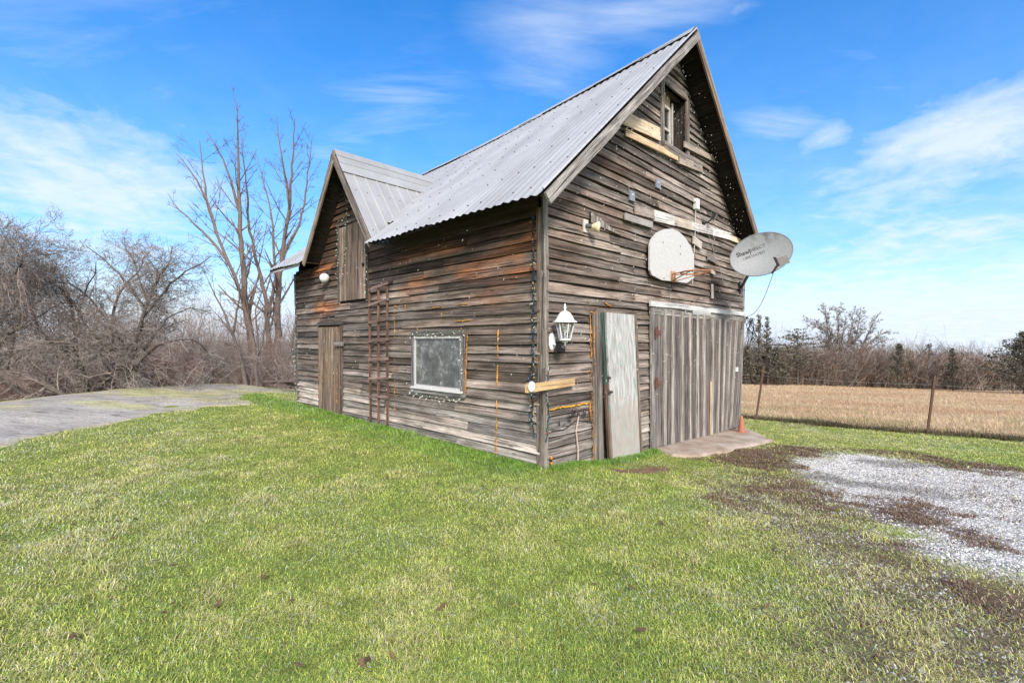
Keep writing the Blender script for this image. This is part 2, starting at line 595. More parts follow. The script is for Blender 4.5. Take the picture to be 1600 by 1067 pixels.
# glass behind dirty plastic film
m, t, b = new_mat('dusty_pane')
tc_ = t.n('ShaderNodeTexCoord')
n1 = t.noise(tc_.outputs['Object'], 4.5, 6, 0.65, 0.8)
n2 = t.noise(tc_.outputs['Object'], 18, 4, 0.6, 0.4)
mx = t.m('ADD', t.m('MULTIPLY', n1, 0.7), t.m('MULTIPLY', n2, 0.3))
t.l(t.ramp(mx, [(0.36, (0.06, 0.064, 0.066)), (0.52, (0.12, 0.125, 0.124)), (0.68, (0.32, 0.33, 0.33))]), b.inputs['Base Color'])
b.inputs['Roughness'].default_value = 0.16
b.inputs['Specular IOR Level'].default_value = 0.6
M['film'] = m
m, t, b = new_mat('dark_glass')
b.inputs['Base Color'].default_value = (0.012, 0.016, 0.02, 1)
b.inputs['Roughness'].default_value = 0.06
M['glass_dark'] = m
m, t, b = new_mat('clear_glass')
b.inputs['Base Color'].default_value = (0.9, 0.93, 0.93, 1)
b.inputs['Roughness'].default_value = 0.08
b.inputs['Transmission Weight'].default_value = 1.0
b.inputs['IOR'].default_value = 1.1
M['glass'] = m

# concrete
m, t, b = new_mat('concrete')
tc_ = t.n('ShaderNodeTexCoord')
n1 = t.noise(tc_.outputs['Object'], 2.2, 7, 0.65)
n2 = t.noise(tc_.outputs['Object'], 40, 4, 0.7)
c = t.ramp(n1, [(0.3, (0.21, 0.145, 0.10)), (0.48, (0.34, 0.265, 0.205)), (0.68, (0.46, 0.40, 0.345))])
c = t.mix(1.0, c, t.ramp(n2, [(0.3, 0.75), (0.7, 1.15)]), 'MULTIPLY')
t.l(c, b.inputs['Base Color']); b.inputs['Roughness'].default_value = 0.9
bp = t.n('ShaderNodeBump', Strength=0.4, Distance=0.01); t.l(n2, bp.inputs['Height']); t.l(bp.outputs[0], b.inputs['Normal'])
M['concrete'] = m

# granite
m, t, b = new_mat('granite')
tc_ = t.n('ShaderNodeTexCoord')
at = t.n('ShaderNodeAttribute', _attribute_name='Col')
mp = t.n('ShaderNodeMapping'); mp.inputs['Scale'].default_value = (0.55, 1.8, 1); mp.inputs['Rotation'].default_value = (0, 0, math.radians(20))
t.l(tc_.outputs['Object'], mp.inputs[0])
n1 = t.noise(mp.outputs[0], 1.6, 8, 0.68, 0.5)
n2 = t.noise(tc_.outputs['Object'], 26, 6, 0.7)
n3 = t.noise(mp.outputs[0], 5.0, 5, 0.6, 0.6)
c = t.mix(1.0, at.outputs['Color'], t.ramp(n1, [(0.28, 0.5), (0.5, 1.0), (0.7, 1.25)]), 'MULTIPLY')
c = t.mix(1.0, c, t.ramp(n2, [(0.3, 0.55), (0.7, 1.35)]), 'MULTIPLY')
c = t.mix(1.0, c, t.ramp(n3, [(0.32, 0.35), (0.42, 1.0)]), 'MULTIPLY')
t.l(c, b.inputs['Base Color']); b.inputs['Roughness'].default_value = 0.9
hh = t.m('ADD', t.m('MULTIPLY', n1, 1.0), t.m('MULTIPLY', n2, 0.25))
bp = t.n('ShaderNodeBump', Strength=0.6, Distance=0.06); t.l(hh, bp.inputs['Height']); t.l(bp.outputs[0], b.inputs['Normal'])
M['granite'] = m

# ground sheet
m, t, b = new_mat('ground_cover')
tc_ = t.n('ShaderNodeTexCoord')
at = t.n('ShaderNodeAttribute', _attribute_name='Col')
n1 = t.noise(tc_.outputs['Object'], 6, 7, 0.7)
n2 = t.noise(tc_.outputs['Object'], 60, 5, 0.75)
vor = t.n('ShaderNodeTexVoronoi', Scale=48.0); t.l(tc_.outputs['Object'], vor.inputs['Vector'])
vor2 = t.n('ShaderNodeTexVoronoi', Scale=95.0); t.l(tc_.outputs['Object'], vor2.inputs['Vector'])
vsep = t.n('ShaderNodeSeparateColor'); t.l(vor.outputs['Color'], vsep.inputs[0])
vsep2 = t.n('ShaderNodeSeparateColor'); t.l(vor2.outputs['Color'], vsep2.inputs[0])
soil = t.mix(1.0, at.outputs['Color'], t.ramp(n1, [(0.3, 0.62), (0.7, 1.3)]), 'MULTIPLY')
soil = t.mix(1.0, soil, t.ramp(n2, [(0.3, 0.55), (0.7, 1.4)]), 'MULTIPLY')
g1 = t.ramp(vsep.outputs[0], [(0.0, 0.6), (0.5, 0.95), (1.0, 1.25)])
g2 = t.ramp(vsep2.outputs[1], [(0.0, 0.55), (1.0, 1.35)])
g3 = t.ramp(vor.outputs['Distance'], [(0.2, 1.05), (0.75, 0.6)])
grav = t.mix(1.0, at.outputs['Color'], g1, 'MULTIPLY')
grav = t.mix(1.0, grav, g2, 'MULTIPLY')
grav = t.mix(1.0, grav, g3, 'MULTIPLY')
grav = t.mix(1.0, grav, t.ramp(n1, [(0.35, 0.72), (0.62, 1.12)]), 'MULTIPLY')
t.l(t.mix(at.outputs['Alpha'], soil, grav), b.inputs['Base Color'])
b.inputs['Roughness'].default_value = 0.95
b.inputs['Specular IOR Level'].default_value = 0.15
bp = t.n('ShaderNodeBump', Strength=0.6, Distance=0.02)
t.l(t.m('SUBTRACT', n2, t.m('MULTIPLY', vor.outputs['Distance'], 0.6)), bp.inputs['Height']); t.l(bp.outputs[0], b.inputs['Normal'])
M['ground'] = m

# ------------------------------------------------------------------ lie of the land
FENCE_A, FENCE_B = np.array([9.66, 11.0]), np.array([6.33, 12.3])
FD = unit(np.append(FENCE_B - FENCE_A, 0))[:2]
FN = np.array([-FD[1], FD[0]])
if FN[1] < 0: FN = -FN


def softplus(x, k=0.6):
    return k * np.log1p(np.exp(np.clip(x / k, -40, 40)))


def fence_q(x, y):
    """metres beyond the fence line"""
    return (x - FENCE_A[0]) * FN[0] + (y - FENCE_A[1]) * FN[1]


def ground_z(x, y):
    x = np.asarray(x, float); y = np.asarray(y, float)
    pu = (x - C0[0]) * U[0] + (y - C0[1]) * U[1]
    pv = (x - C0[0]) * V[0] + (y - C0[1]) * V[1]
    z = 0.014 * np.clip(pv, -2, 9) - 0.062 * np.minimum(softplus(pu), 12) - 0.085 * sstep(0.15, 1.3, pu) * sstep(7, 1.5, pu)
    q = np.maximum(fence_q(x, y), 0)
    right = sstep(-4, 3, x + 0.0)
    fall = 0.062 * np.minimum(q, 62) + 0.13 * np.clip(q - 66, 0, 75) + 0.03 * np.clip(q - 141, 0, 4000)
    z = z - fall * right
    back = np.maximum(softplus(y - 15.6, 0.5), softplus(-11.3 - x, 0.5))
    z = z - (0.16 * np.minimum(back, 9) + 0.11 * np.clip(back - 9, 0, 95)) * (1 - right)
    return z


def g_hit(px, py):
    """where the line of sight of a pixel meets the ground"""
    r = ray(px, py)
    k = 1.0
    for _ in range(60):
        z = float(ground_z(r[0] * k, k))
        k2 = (z - EYE) / r[2]
        k = 0.5 * k + 0.5 * k2
    return np.array([r[0] * k, k])


def poly_sd(poly, x, y):
    """signed distance to a polygon, positive inside"""
    x = np.asarray(x, float); y = np.asarray(y, float)
    inside = np.zeros(x.shape, bool)
    dist = np.full(x.shape, 1e9)
    n = len(poly)
    for i in range(n):
        x0, y0 = poly[i]; x1, y1 = poly[(i + 1) % n]
        cond = ((y0 > y) != (y1 > y)) & (x < (x1 - x0) * (y - y0) / (y1 - y0 + 1e-12) + x0)
        inside ^= cond
        tt = np.clip(((x - x0) * (x1 - x0) + (y - y0) * (y1 - y0)) / ((x1 - x0) ** 2 + (y1 - y0) ** 2 + 1e-12), 0, 1)
        dist = np.minimum(dist, np.hypot(x - x0 - tt * (x1 - x0), y - y0 - tt * (y1 - y0)))
    return np.where(inside, dist, -dist)


def px_poly(pts):
    return [tuple(g_hit(*p)) for p in pts]


ROCK = [(-7.15, 2.5), (-7.0, 4.5), (-6.9, 6.3), (-6.75, 8.4), (-6.45, 10), (-5.55, 10.6), (-6.2, 11.3), (-7, 12.2), (-7.0, 13.4), (-6.2, 14.4),
        (-6.3, 15.6), (-9, 16.2), (-12, 15), (-13.5, 11), (-13.5, 2.5)]
GRAVEL = px_poly([(1232, 716), (1300, 707), (1400, 714), (1500, 732), (1600, 742), (1850, 770), (1900, 990), (1600, 905), (1480, 884), (1425, 856),
                  (1392, 822), (1345, 796), (1300, 772), (1250, 748)])
BROWN = [(px_poly(p), s) for p, s in (
    ([(1085, 716), (1130, 704), (1215, 694), (1310, 702), (1290, 716), (1240, 716), (1250, 735), (1215, 742), (1150, 728)], 1.0),
    ([(1160, 740), (1250, 742), (1300, 775), (1340, 800), (1380, 825), (1350, 838), (1280, 808), (1200, 775), (1150, 760)], .75),
    ([(1330, 786), (1420, 780), (1530, 806), (1470, 818), (1440, 826), (1380, 822)], 1.0),
    ([(1310, 701), (1420, 704), (1500, 722), (1600, 734), (1760, 755), (1700, 760), (1500, 736), (1400, 714)], .85),
    ([(1375, 848), (1420, 852), (1432, 872), (1395, 872)], .9),
    ([(1430, 892), (1520, 905), (1620, 925), (1700, 980), (1560, 975), (1490, 940)], .85),
    ([(1090, 770), (1180, 765), (1240, 790), (1180, 800), (1110, 795)], .6),
    ([(1480, 832), (1510, 828), (1520, 840), (1495, 842)], .8),
    ([(1535, 845), (1560, 850), (1570, 860), (1545, 858)], .8))]
MIXZ = px_poly([(1080, 735), (1250, 748), (1345, 796), (1425, 856), (1480, 884), (1620, 905), (1900, 1000), (2100, 1300), (1250, 1200), (1230, 1000), (1280, 900), (1130, 800)])
DIRT = px_poly([(955, 733), (1035, 726), (1052, 734), (1030, 741), (960, 742)])
SLAB = [tuple((gw(a, 0, d))[:2]) for a, d in ((2.72, -.02), (2.62, 1.05), (3.3, 1.3), (6.5, 0.72), (6.75, -.02))]


def covers(x, y):
    """weights of gravel, brown weeds, mixed zone and bare dirt on the lawn"""
    wob = (fbm(x, y, 1.7, 3) - .5) * 0.8 + (fbm(x, y, 7, 9, 3) - .5) * 0.35
    gr = sstep(-.30, .30, poly_sd(GRAVEL, x, y) + wob * .9)
    br = np.zeros(np.shape(x))
    for p, s in BROWN:
        br = np.maximum(br, s * sstep(-.20, .20, poly_sd(p, x, y) + wob * .8))
    mx_ = sstep(-.5, .6, poly_sd(MIXZ, x, y) + wob)
    di = sstep(-.08, .1, poly_sd(DIRT, x, y) + wob * .4)
    return gr, br, mx_, di


# ------------------------------------------------------------------ the ground: one sheet to the horizon
def axis_coords(lo, hi, step, far, ratio=1.22):
    a = list(np.arange(lo, hi + 1e-6, step))
    s = step; v = hi; up = []
    while v < far:
        s *= ratio; v += s; up.append(v)
    s = step; v = lo; dn = []
    while v > -far:
        s *= ratio; v -= s; dn.append(v)
    return np.array(dn[::-1] + a + up)


gx = axis_coords(-9, 13.5, 0.085, 2500)
gy = axis_coords(0.5, 14, 0.085, 2500)
XX, YY = np.meshgrid(gx, gy)
xf, yf = XX.ravel(), YY.ravel()
zf = ground_z(xf, yf)
near = (np.abs(xf) < 16) & (yf > -4) & (yf < 20)
zf = zf + np.where(near, (fbm(xf, yf, .9, 21) - .5) * 0.05, 0) * sstep(0.0, 1.0, np.hypot(xf, yf) - 1)
gr, br, mxz, dirt = covers(xf, yf)
q = fence_q(xf, yf)
field = sstep(-.1, .25, q + (fbm(xf, yf, 1.5, 5) - .5) * .5) * sstep(-4, 3, xf)
pat = fbm(xf, yf, .55, 31); pat2 = fbm(xf, yf, 2.6, 33)
lawn = np.stack([.13 + .09 * pat2, .165 + .07 * pat2, .045 + .02 * pat2], 1)
mixc = np.array([.20, .165, .13])[None] * (0.75 + .6 * pat2[:, None])
c = lawn * (1 - .7 * mxz[:, None]) + mixc * .7 * mxz[:, None]
gcol = np.stack([.43 + .15 * pat, .425 + .15 * pat, .425 + .15 * pat], 1)
soilp = sstep(.55, .68, fbm(xf, yf, 1.3, 37))[:, None] * .55
gcol = gcol * (1 - soilp) + np.array([.22, .18, .15])[None] * soilp
def track_at(xf, yf, pat2):
    track = np.zeros(len(xf))
    for pl in ((1265, 745, 1430, 768), (1360, 720, 1480, 728)):
        a_, b_ = g_hit(pl[0], pl[1]), g_hit(pl[2], pl[3])
        tt = np.clip(((xf - a_[0]) * (b_ - a_)[0] + (yf - a_[1]) * (b_ - a_)[1]) / ((b_ - a_) @ (b_ - a_)), 0, 1)
        dd = np.hypot(xf - a_[0] - tt * (b_ - a_)[0], yf - a_[1] - tt * (b_ - a_)[1])
        track = np.maximum(track, sstep(.42, .1, dd + (pat2 - .5) * .5))
    return track


track = track_at(xf, yf, pat2)
gcol = gcol * (1 - .55 * track[:, None])
c = c * (1 - gr[:, None]) + gcol * gr[:, None]
bc = np.array([.105, .062, .046])[None] * (.7 + .7 * pat2[:, None])
c = c * (1 - .85 * br[:, None]) + bc * .85 * br[:, None]
c = c * (1 - dirt[:, None]) + np.array([.19, .115, .075])[None] * dirt[:, None]
fc = np.stack([.36 + .10 * pat, .245 + .08 * pat, .125 + .05 * pat], 1)
c = c * (1 - field[:, None]) + fc * field[:, None]
farw = sstep(60, 72, q)[:, None] * sstep(-4, 3, xf)[:, None]
c = c * (1 - farw) + np.array([.17, .145, .125])[None] * farw
backw = np.maximum(sstep(14.6, 16, yf), sstep(-10.5, -12, xf)) * (1 - sstep(-4, 3, xf))
c = c * (1 - backw[:, None]) + np.array([.15, .105, .07])[None] * backw[:, None]
nx, ny = len(gx), len(gy)
idx = np.arange(nx * ny).reshape(ny, nx)
fq = np.stack([idx[:-1, :-1], idx[:-1, 1:], idx[1:, 1:], idx[1:, :-1]], -1).reshape(-1, 4)
mb = MB()
mb.add(np.stack([xf, yf, zf], 1), fq, c)
o = mb.build('ground', M['ground'], smooth=True, alpha=np.clip(np.maximum(gr * (1 - br), .5 * mxz * (1 - br)), 0, 1))
tag(o, 'lawn, gravel drive and meadow soil around the barn', 'ground', kind='structure')

# granite outcrop
rx = np.arange(-13.4, -4.9, 0.09); ry = np.arange(2.2, 16.6, 0.09)
RX, RY = np.meshgrid(rx, ry)
x_, y_ = RX.ravel(), RY.ravel()


def rock_top(x, y):
    sdv = poly_sd(ROCK, x, y) + (fbm(x, y, 1.1, 41) - .5) * .9 + (fbm(x, y, 5, 43, 3) - .5) * .25
    h = -0.10 + 0.12 * sstep(-.12, .12, sdv) + 0.10 * sstep(.1, 3.0, sdv) + (fbm(x, y, .8, 47) - .5) * .10 * sstep(0, .6, sdv)
    return h, sdv


rh, rsd = rock_top(x_, y_)
rz = ground_z(x_, y_) + rh
moss = sstep(.46, .54, fbm(x_ * .55, y_ * 1.5, 1.1, 53)) * sstep(8.2, 10.5, y_ - .18 * (x_ + 7)) * .9
moss = np.maximum(moss, sstep(10.6, 12.6, y_ + .35 * (-x_ - 7) + (fbm(x_, y_, 1.2, 57) - .5) * 3.6) * .75 * sstep(.46, .60, fbm(x_ * .8, y_ * 1.6, 1.6, 58)))
edge = sstep(.28, .0, rsd)
moss = np.maximum(moss, edge * .75)
rc = np.array([.35, .318, .285])[None] * (.82 + .36 * fbm(x_, y_, .7, 59)[:, None])
mc = np.stack([.34 + .1 * fbm(x_, y_, 3, 61), .33 + .08 * fbm(x_, y_, 3, 63), .15 + .05 * fbm(x_, y_, 3, 65)], 1)
brownm = sstep(.6, .7, fbm(x_, y_, 2.2, 67))[:, None]
mc = mc * (1 - .5 * brownm) + np.array([.30, .22, .13])[None] * .5 * brownm
rc = rc * (1 - moss[:, None]) + mc * moss[:, None]
nx, ny = len(rx), len(ry)
idx = np.arange(nx * ny).reshape(ny, nx)
fq = np.stack([idx[:-1, :-1], idx[:-1, 1:], idx[1:, 1:], idx[1:, :-1]], -1).reshape(-1, 4)
keep = (rsd > -.35)[fq].any(1)
mb = MB(); mb.add(np.stack([x_, y_, rz + moss * .02 * fbm(x_, y_, 9, 69)], 1), fq[keep], rc)
o = mb.build('rock_outcrop', M['granite'], smooth=True)
tag(o, 'low bare granite outcrop with yellow moss at the lawn edge', 'rock', kind='structure')

# ================================================================== THE BARN
BARN_LOC = C0.copy()
barn = thing('barn', 'old weathered clapboard barn with grey corrugated roof and small cross gable', 'barn', BARN_LOC)


def bpart(mb, name, mats, parent=None, smooth=False, label=None):
    o = mb.build(name, mats, parent or barn, BARN_LOC, smooth)
    if label: o['label'] = label
    return o


S0, S1 = -0.40, 7.80                       # roof overhang at the two gables
T0, T1 = -0.45, 7.32                       # roof overhang at the two eaves


def ridge_z(s):
    return np.interp(s, [-.4, 1.5, 4.1, 6.0, 7.8], [6.70, 6.52, 6.31, 6.21, 6.16])


def eave_z(s):
    return 3.13 + 0.012 * np.sin(np.asarray(s) * 1.9) + 0.0 * np.asarray(s)


def roof_pt(s, a, side=0):
    """point of the main roof; a = 0 at the eave, 1 at the ridge; side 0 = towards the lawn, 1 = the far slope"""
    s = np.asarray(s, float); a = np.asarray(a, float)
    t_ = T0 + (T_RIDGE - T0) * a if side == 0 else T1 + (T_RIDGE - T1) * a
    z_ = eave_z(s) + (ridge_z(s) - eave_z(s)) * a - 0.03 * np.sin(a * math.pi) * np.sin(np.clip((s - S0) / (S1 - S0), 0, 1) * math.pi)
    return C0 + np.multiply.outer(s, V) + np.multiply.outer(t_, U) + np.multiply.outer(z_, ZV)


def roof_z_at(t_, s=0.0):
    a = (t_ - T0) / (T_RIDGE - T0) if t_ <= T_RIDGE else (t_ - T1) / (T_RIDGE - T1)
    return float(eave_z(s) + (ridge_z(s) - eave_z(s)) * a)


DS, DZ = 4.75, 5.02                        # ridge of the cross gable
D0, D1, DZE = 3.36, 6.14, 3.15             # its two eaves


# ---- siding colours
def side_stain(p):
    s = (p - C0) @ V; z = p[:, 2]
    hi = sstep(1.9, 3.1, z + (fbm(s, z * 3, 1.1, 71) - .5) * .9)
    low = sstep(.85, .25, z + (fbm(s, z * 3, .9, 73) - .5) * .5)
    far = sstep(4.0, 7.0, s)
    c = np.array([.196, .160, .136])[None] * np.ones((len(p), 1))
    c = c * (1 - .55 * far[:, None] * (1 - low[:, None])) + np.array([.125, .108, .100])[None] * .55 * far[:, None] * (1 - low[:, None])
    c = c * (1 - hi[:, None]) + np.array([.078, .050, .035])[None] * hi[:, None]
    pale = sstep(.57, .70, fbm(s * .7, z * 4, 1.2, 89)) * (1 - hi)
    c = c * (1 - .55 * pale[:, None]) + np.array([.36, .325, .30])[None] * .55 * pale[:, None]
    org = hi * sstep(.40, .53, fbm(s * .8, z * 4.5, 1.3, 77)) * sstep(3.8, 2.8, s) * sstep(3.05, 2.75, z)
    org = np.maximum(org, .8 * sstep(1.9, 2.2, z) * sstep(.57, .68, fbm(s, z * 4, 1.6, 79)) * sstep(4.6, 6.0, s))
    c = c * (1 - org[:, None]) + np.array([.42, .16, .06])[None] * org[:, None]
    c = c * (1 - low[:, None]) + np.array([.36, .32, .29])[None] * low[:, None]
    return c


def gable_stain(p):
    t_ = (p - C0) @ U; z = p[:, 2]
    c = np.array([.230, .190, .164])[None] * np.ones((len(p), 1))
    mid = sstep(.45, .7, fbm(t_, z * 2.5, .8, 83))
    c = c * (1 - mid[:, None]) + np.array([.18, .132, .104])[None] * mid[:, None]
    pale = sstep(.56, .70, fbm(t_ * .7, z * 4, 1.2, 87))
    c = c * (1 - .45 * pale[:, None]) + np.array([.38, .34, .31])[None] * .45 * pale[:, None]
    low = sstep(.9, .2, z)
    c = c * (1 - .5 * low[:, None]) + np.array([.36, .33, .31])[None] * .5 * low[:, None]
    up = sstep(4.4, 5.4, z)
    c = c * (1 - .5 * up[:, None]) + np.array([.27, .235, .21])[None] * .5 * up[:, None]
    return c


def rows_between(z0, z1, base):
    z = z0
    while z < z1:
        h = base * random.uniform(.86, 1.14)
        yield z, min(h, z1 - z + .02)
        z += h


def siding(mb, pf, L, N, z0, z1, span, holes, stain, base=.124, warp=0.0, bright=(.52, 1.5), rough_=1.0):
    """lap siding; pf(a, z) gives the wall point, span(z) the end limits, holes rectangles (a0, a1, z0, z1)"""
    for z, h in rows_between(z0, z1, base):
        zm = z + h * .5
        a0, a1 = span(z); b0, b1 = span(z + h)
        if a1 - a0 < .12: continue
        ivs = [(a0, a1)]
        for (h0, h1, hz0, hz1) in holes:
            if hz0 < zm < hz1:
                nv = []
                for (i0, i1) in ivs:
                    if h1 <= i0 or h0 >= i1: nv.append((i0, i1)); continue
                    if h0 > i0 + .02: nv.append((i0, h0))
                    if h1 < i1 - .02: nv.append((h1, i1))
                ivs = nv
        for (i0, i1) in ivs:
            cuts = [i0]
            while i1 - cuts[-1] > 2.9:
                cuts.append(cuts[-1] + random.uniform(1.3, 3.2))
            if i1 - cuts[-1] > 1.7 and random.random() < .5:
                cuts.append(cuts[-1] + random.uniform(.6, i1 - cuts[-1] - .5))
            cuts.append(i1)
            for k in range(len(cuts) - 1):
                c0, c1 = cuts[k], cuts[k + 1]
                if k > 0: c0 += .004
                v_ = random.uniform(*bright)
                wv = random.uniform(-.035, .045)
                tint = (v_ * (1 + wv), v_, v_ * (1 - wv))
                sk0 = (b0 - a0) if k == 0 and abs(c0 - a0) < 1e-6 else 0
                sk1 = (b1 - a1) if k == len(cuts) - 2 and abs(c1 - a1) < 1e-6 else 0
                tilt = random.uniform(-.006, .006) * rough_
                p = pf(c0, z + tilt)
                Ld = pf(c1, z - tilt + random.uniform(-.006, .006)) - p
                plank(mb, p, Ld, ZV, N, np.linalg.norm(Ld), random.uniform(-.004, .006) * rough_, h - random.uniform(.003, .012) * rough_, random.uniform(.026, .026 + .016 * rough_), .010, tint,
                      jit=.0042 * rough_, skew0=sk0, skew1=sk1, colf=stain)


# ---- openings (from the walls' own coordinates)
def s_rect(*pts):
    q_ = [s_sz(*p) for p in pts]
    return min(a for a, _ in q_), max(a for a, _ in q_), min(b for _, b in q_), max(b for _, b in q_)


def g_rect(*pts):
    q_ = [g_tz(*p) for p in pts]
    return min(a for a, _ in q_), max(a for a, _ in q_), min(b for _, b in q_), max(b for _, b in q_)


LOFT = s_rect((533, 355), (572, 345), (536, 470), (574, 466))
SDOOR = s_rect((500, 511), (538, 507), (500, 634), (538, 641))
SWIN = s_rect((651, 525), (726, 525), (726, 612), (651, 598))
GWIN = g_rect((1034, 128), (1070, 158), (1034, 222), (1070, 238))
GDOOR = g_rect((929, 488), (990, 490), (990, 712), (929, 722))
BDOOR = (g_tz(1015, 560)[0], g_tz(1161, 560)[0], -.6, g_tz(1015, 472)[1])

# ---- walls
FLOOR = -0.62


def side_span(z):
    """the long wall runs up into the cross gable"""
    k = np.clip((z - 0.0) / 3.1, 0, 1)
    far_ = S_BOT + (S_TOP - S_BOT) * k
    if z < DZE - .10:
        return 0.02, far_
    f = (DZ - .02 - z) / (DZ - DZE)
    half = (D1 - D0) / 2 * f
    return DS - half, DS + half


mb = MB()
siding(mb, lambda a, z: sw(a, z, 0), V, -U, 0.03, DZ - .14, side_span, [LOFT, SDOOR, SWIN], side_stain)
# backing boards behind the siding
prism(mb, [sw(0, FLOOR, -.002), sw(S_BOT, FLOOR, -.002), sw(S_TOP, 3.10, -.002), sw(D1 - .1, 3.10, -.002), sw(DS, DZ - .1, -.002), sw(D0 + .1, 3.1, -.002), sw(0, 3.14, -.002)], U, .05, (.03, .025, .02))
for z in (-.16, -.05):
    plank(mb, sw(0.0, z, .004), V, ZV, -U, S_BOT, -.1, .105, .018, .012, (1, 1, 1), colf=side_stain)
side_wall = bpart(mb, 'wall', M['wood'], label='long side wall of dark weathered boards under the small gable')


def gable_span(z):
    k = np.clip(z / 3.1, 0, 1)
    r_end = W_BOT + (W_TOP - W_BOT) * k
    if z < 3.42:
        return 0.03, r_end
    f0 = T0 + (z + .12 - 3.13) / (6.70 - 3.13) * (T_RIDGE - T0)
    f1 = T1 + (z + .12 - 3.13) / (6.70 - 3.13) * (T_RIDGE - T1)
    return max(0.03, f0), min(r_end, f1)


mb = MB()
siding(mb, lambda a, z: gw(a, z, 0), U, -V, -.28, 6.5, gable_span, [GWIN, GDOOR, BDOOR], gable_stain, base=.128, bright=(.48, 1.45), rough_=1.3)
gb = [gw(0, FLOOR, -.002), gw(W_BOT, FLOOR, -.002), gw(W_TOP, 3.25, -.002), gw(T_RIDGE, 6.56, -.002), gw(0.0, 3.36, -.002)]
# backing with a hole for the deep loft window: four pieces
a0, a1, z0, z1 = GWIN
prism(mb, [gw(0, FLOOR, -.002), gw(W_BOT, FLOOR, -.002), gw(W_TOP, 3.25, -.002), gw(6.2, z0, -.002) if z0 < 4 else gw(7.0 - (z0 - 3.3) * 1.07, z0, -.002), gw((z0 - 3.5) * 1.07 + .1, z0, -.002), gw(0, 3.36, -.002)], V, .05, (.03, .025, .02))
prism(mb, [gw((z0 - 3.5) * 1.07 + .1, z0, -.002), gw(a0, z0, -.002), gw(a0, min(z1, 3.4 + a0 * .93), -.002), gw((z1 - 3.45) * 1.07, z1 - .05, -.002)], V, .05, (.03, .025, .02))
prism(mb, [gw(a1, z0, -.002), gw(7.0 - (z0 - 3.3) * 1.07, z0, -.002), gw(6.95 - (z1 - 3.3) * 1.07, z1, -.002), gw(a1, z1, -.002)], V, .05, (.03, .025, .02))
prism(mb, [gw((z1 - 3.45) * 1.07 + .1, z1, -.002), gw(6.9 - (z1 - 3.3) * 1.07, z1, -.002), gw(T_RIDGE, 6.56, -.002)], V, .05, (.03, .025, .02))
gable_wall = bpart(mb, 'wall', M['wood'], label='tall grey gable wall with loft window and doors')

mb = MB()
siding(mb, lambda a, z: C0 + U * (W_BOT + (W_TOP - W_BOT) * np.clip(z / 3.1, 0, 1)) + V * a + ZV * z, V, U, -.45, 3.1, lambda z: (0.02, 7.3), [], side_stain, base=.15)
prism(mb, [gw(W_BOT - .002, FLOOR, 0), gw(W_BOT - .002, FLOOR, -7.3), gw(W_TOP - .002, 3.2, -7.3), gw(W_TOP - .002, 3.2, 0)], -U, .05, (.03, .025, .02))
bpart(mb, 'wall', M['wood'], label='hidden long wall on the field side')
mb = MB()
siding(mb, lambda a, z: gw(a, z, -7.32), U, V, -.3, 6.0, lambda z: (max(.03, (z - 3.35) * 1.22) if z > 3.3 else .03, min(6.7, 6.75 - (z - 3.2) * 1.22) if z > 3.2 else 6.7), [], gable_stain, base=.2)
prism(mb, [gw(0, FLOOR, -7.3), gw(W_BOT, FLOOR, -7.3), gw(W_TOP, 3.15, -7.3), gw(T_RIDGE, 6.05, -7.3), gw(0, 3.2, -7.3)], -V, .05, (.03, .025, .02))
bpart(mb, 'wall', M['wood'], label='rear gable wall')

# ---- corner boards
mb = MB()
plank(mb, gw(-.03, -.12, .004), ZV, U, -V, 3.42, 0, .095, .032, .03, (.30, .265, .235), jit=.006)
bpart(mb, 'corner_board', M['wood'])
mb = MB()
plank(mb, sw(-.034, -.05, .006), ZV, V, -U, 3.16, 0, .10, .030, .028, (.20, .165, .14), jit=.006)
bpart(mb, 'corner_board', M['wood'])
mb = MB()
plank(mb, gw(W_BOT - .10, -.5, .006), gw(W_TOP, 3.25) - gw(W_BOT, -.5), U, -V, 3.72, 0, .11, .03, .03, (.26, .24, .23), jit=.005)
bpart(mb, 'corner_board', M['wood'])
mb = MB()
plank(mb, sw(S_BOT - .06, 0.05, .006), sw(S_TOP, 3.1) - sw(S_BOT, .05), V, -U, 3.0, 0, .08, .03, .03, (.14, .13, .125), jit=.005)
bpart(mb, 'corner_board', M['wood'])

# ---- main roof: corrugated sheets
PITCH = 0.14


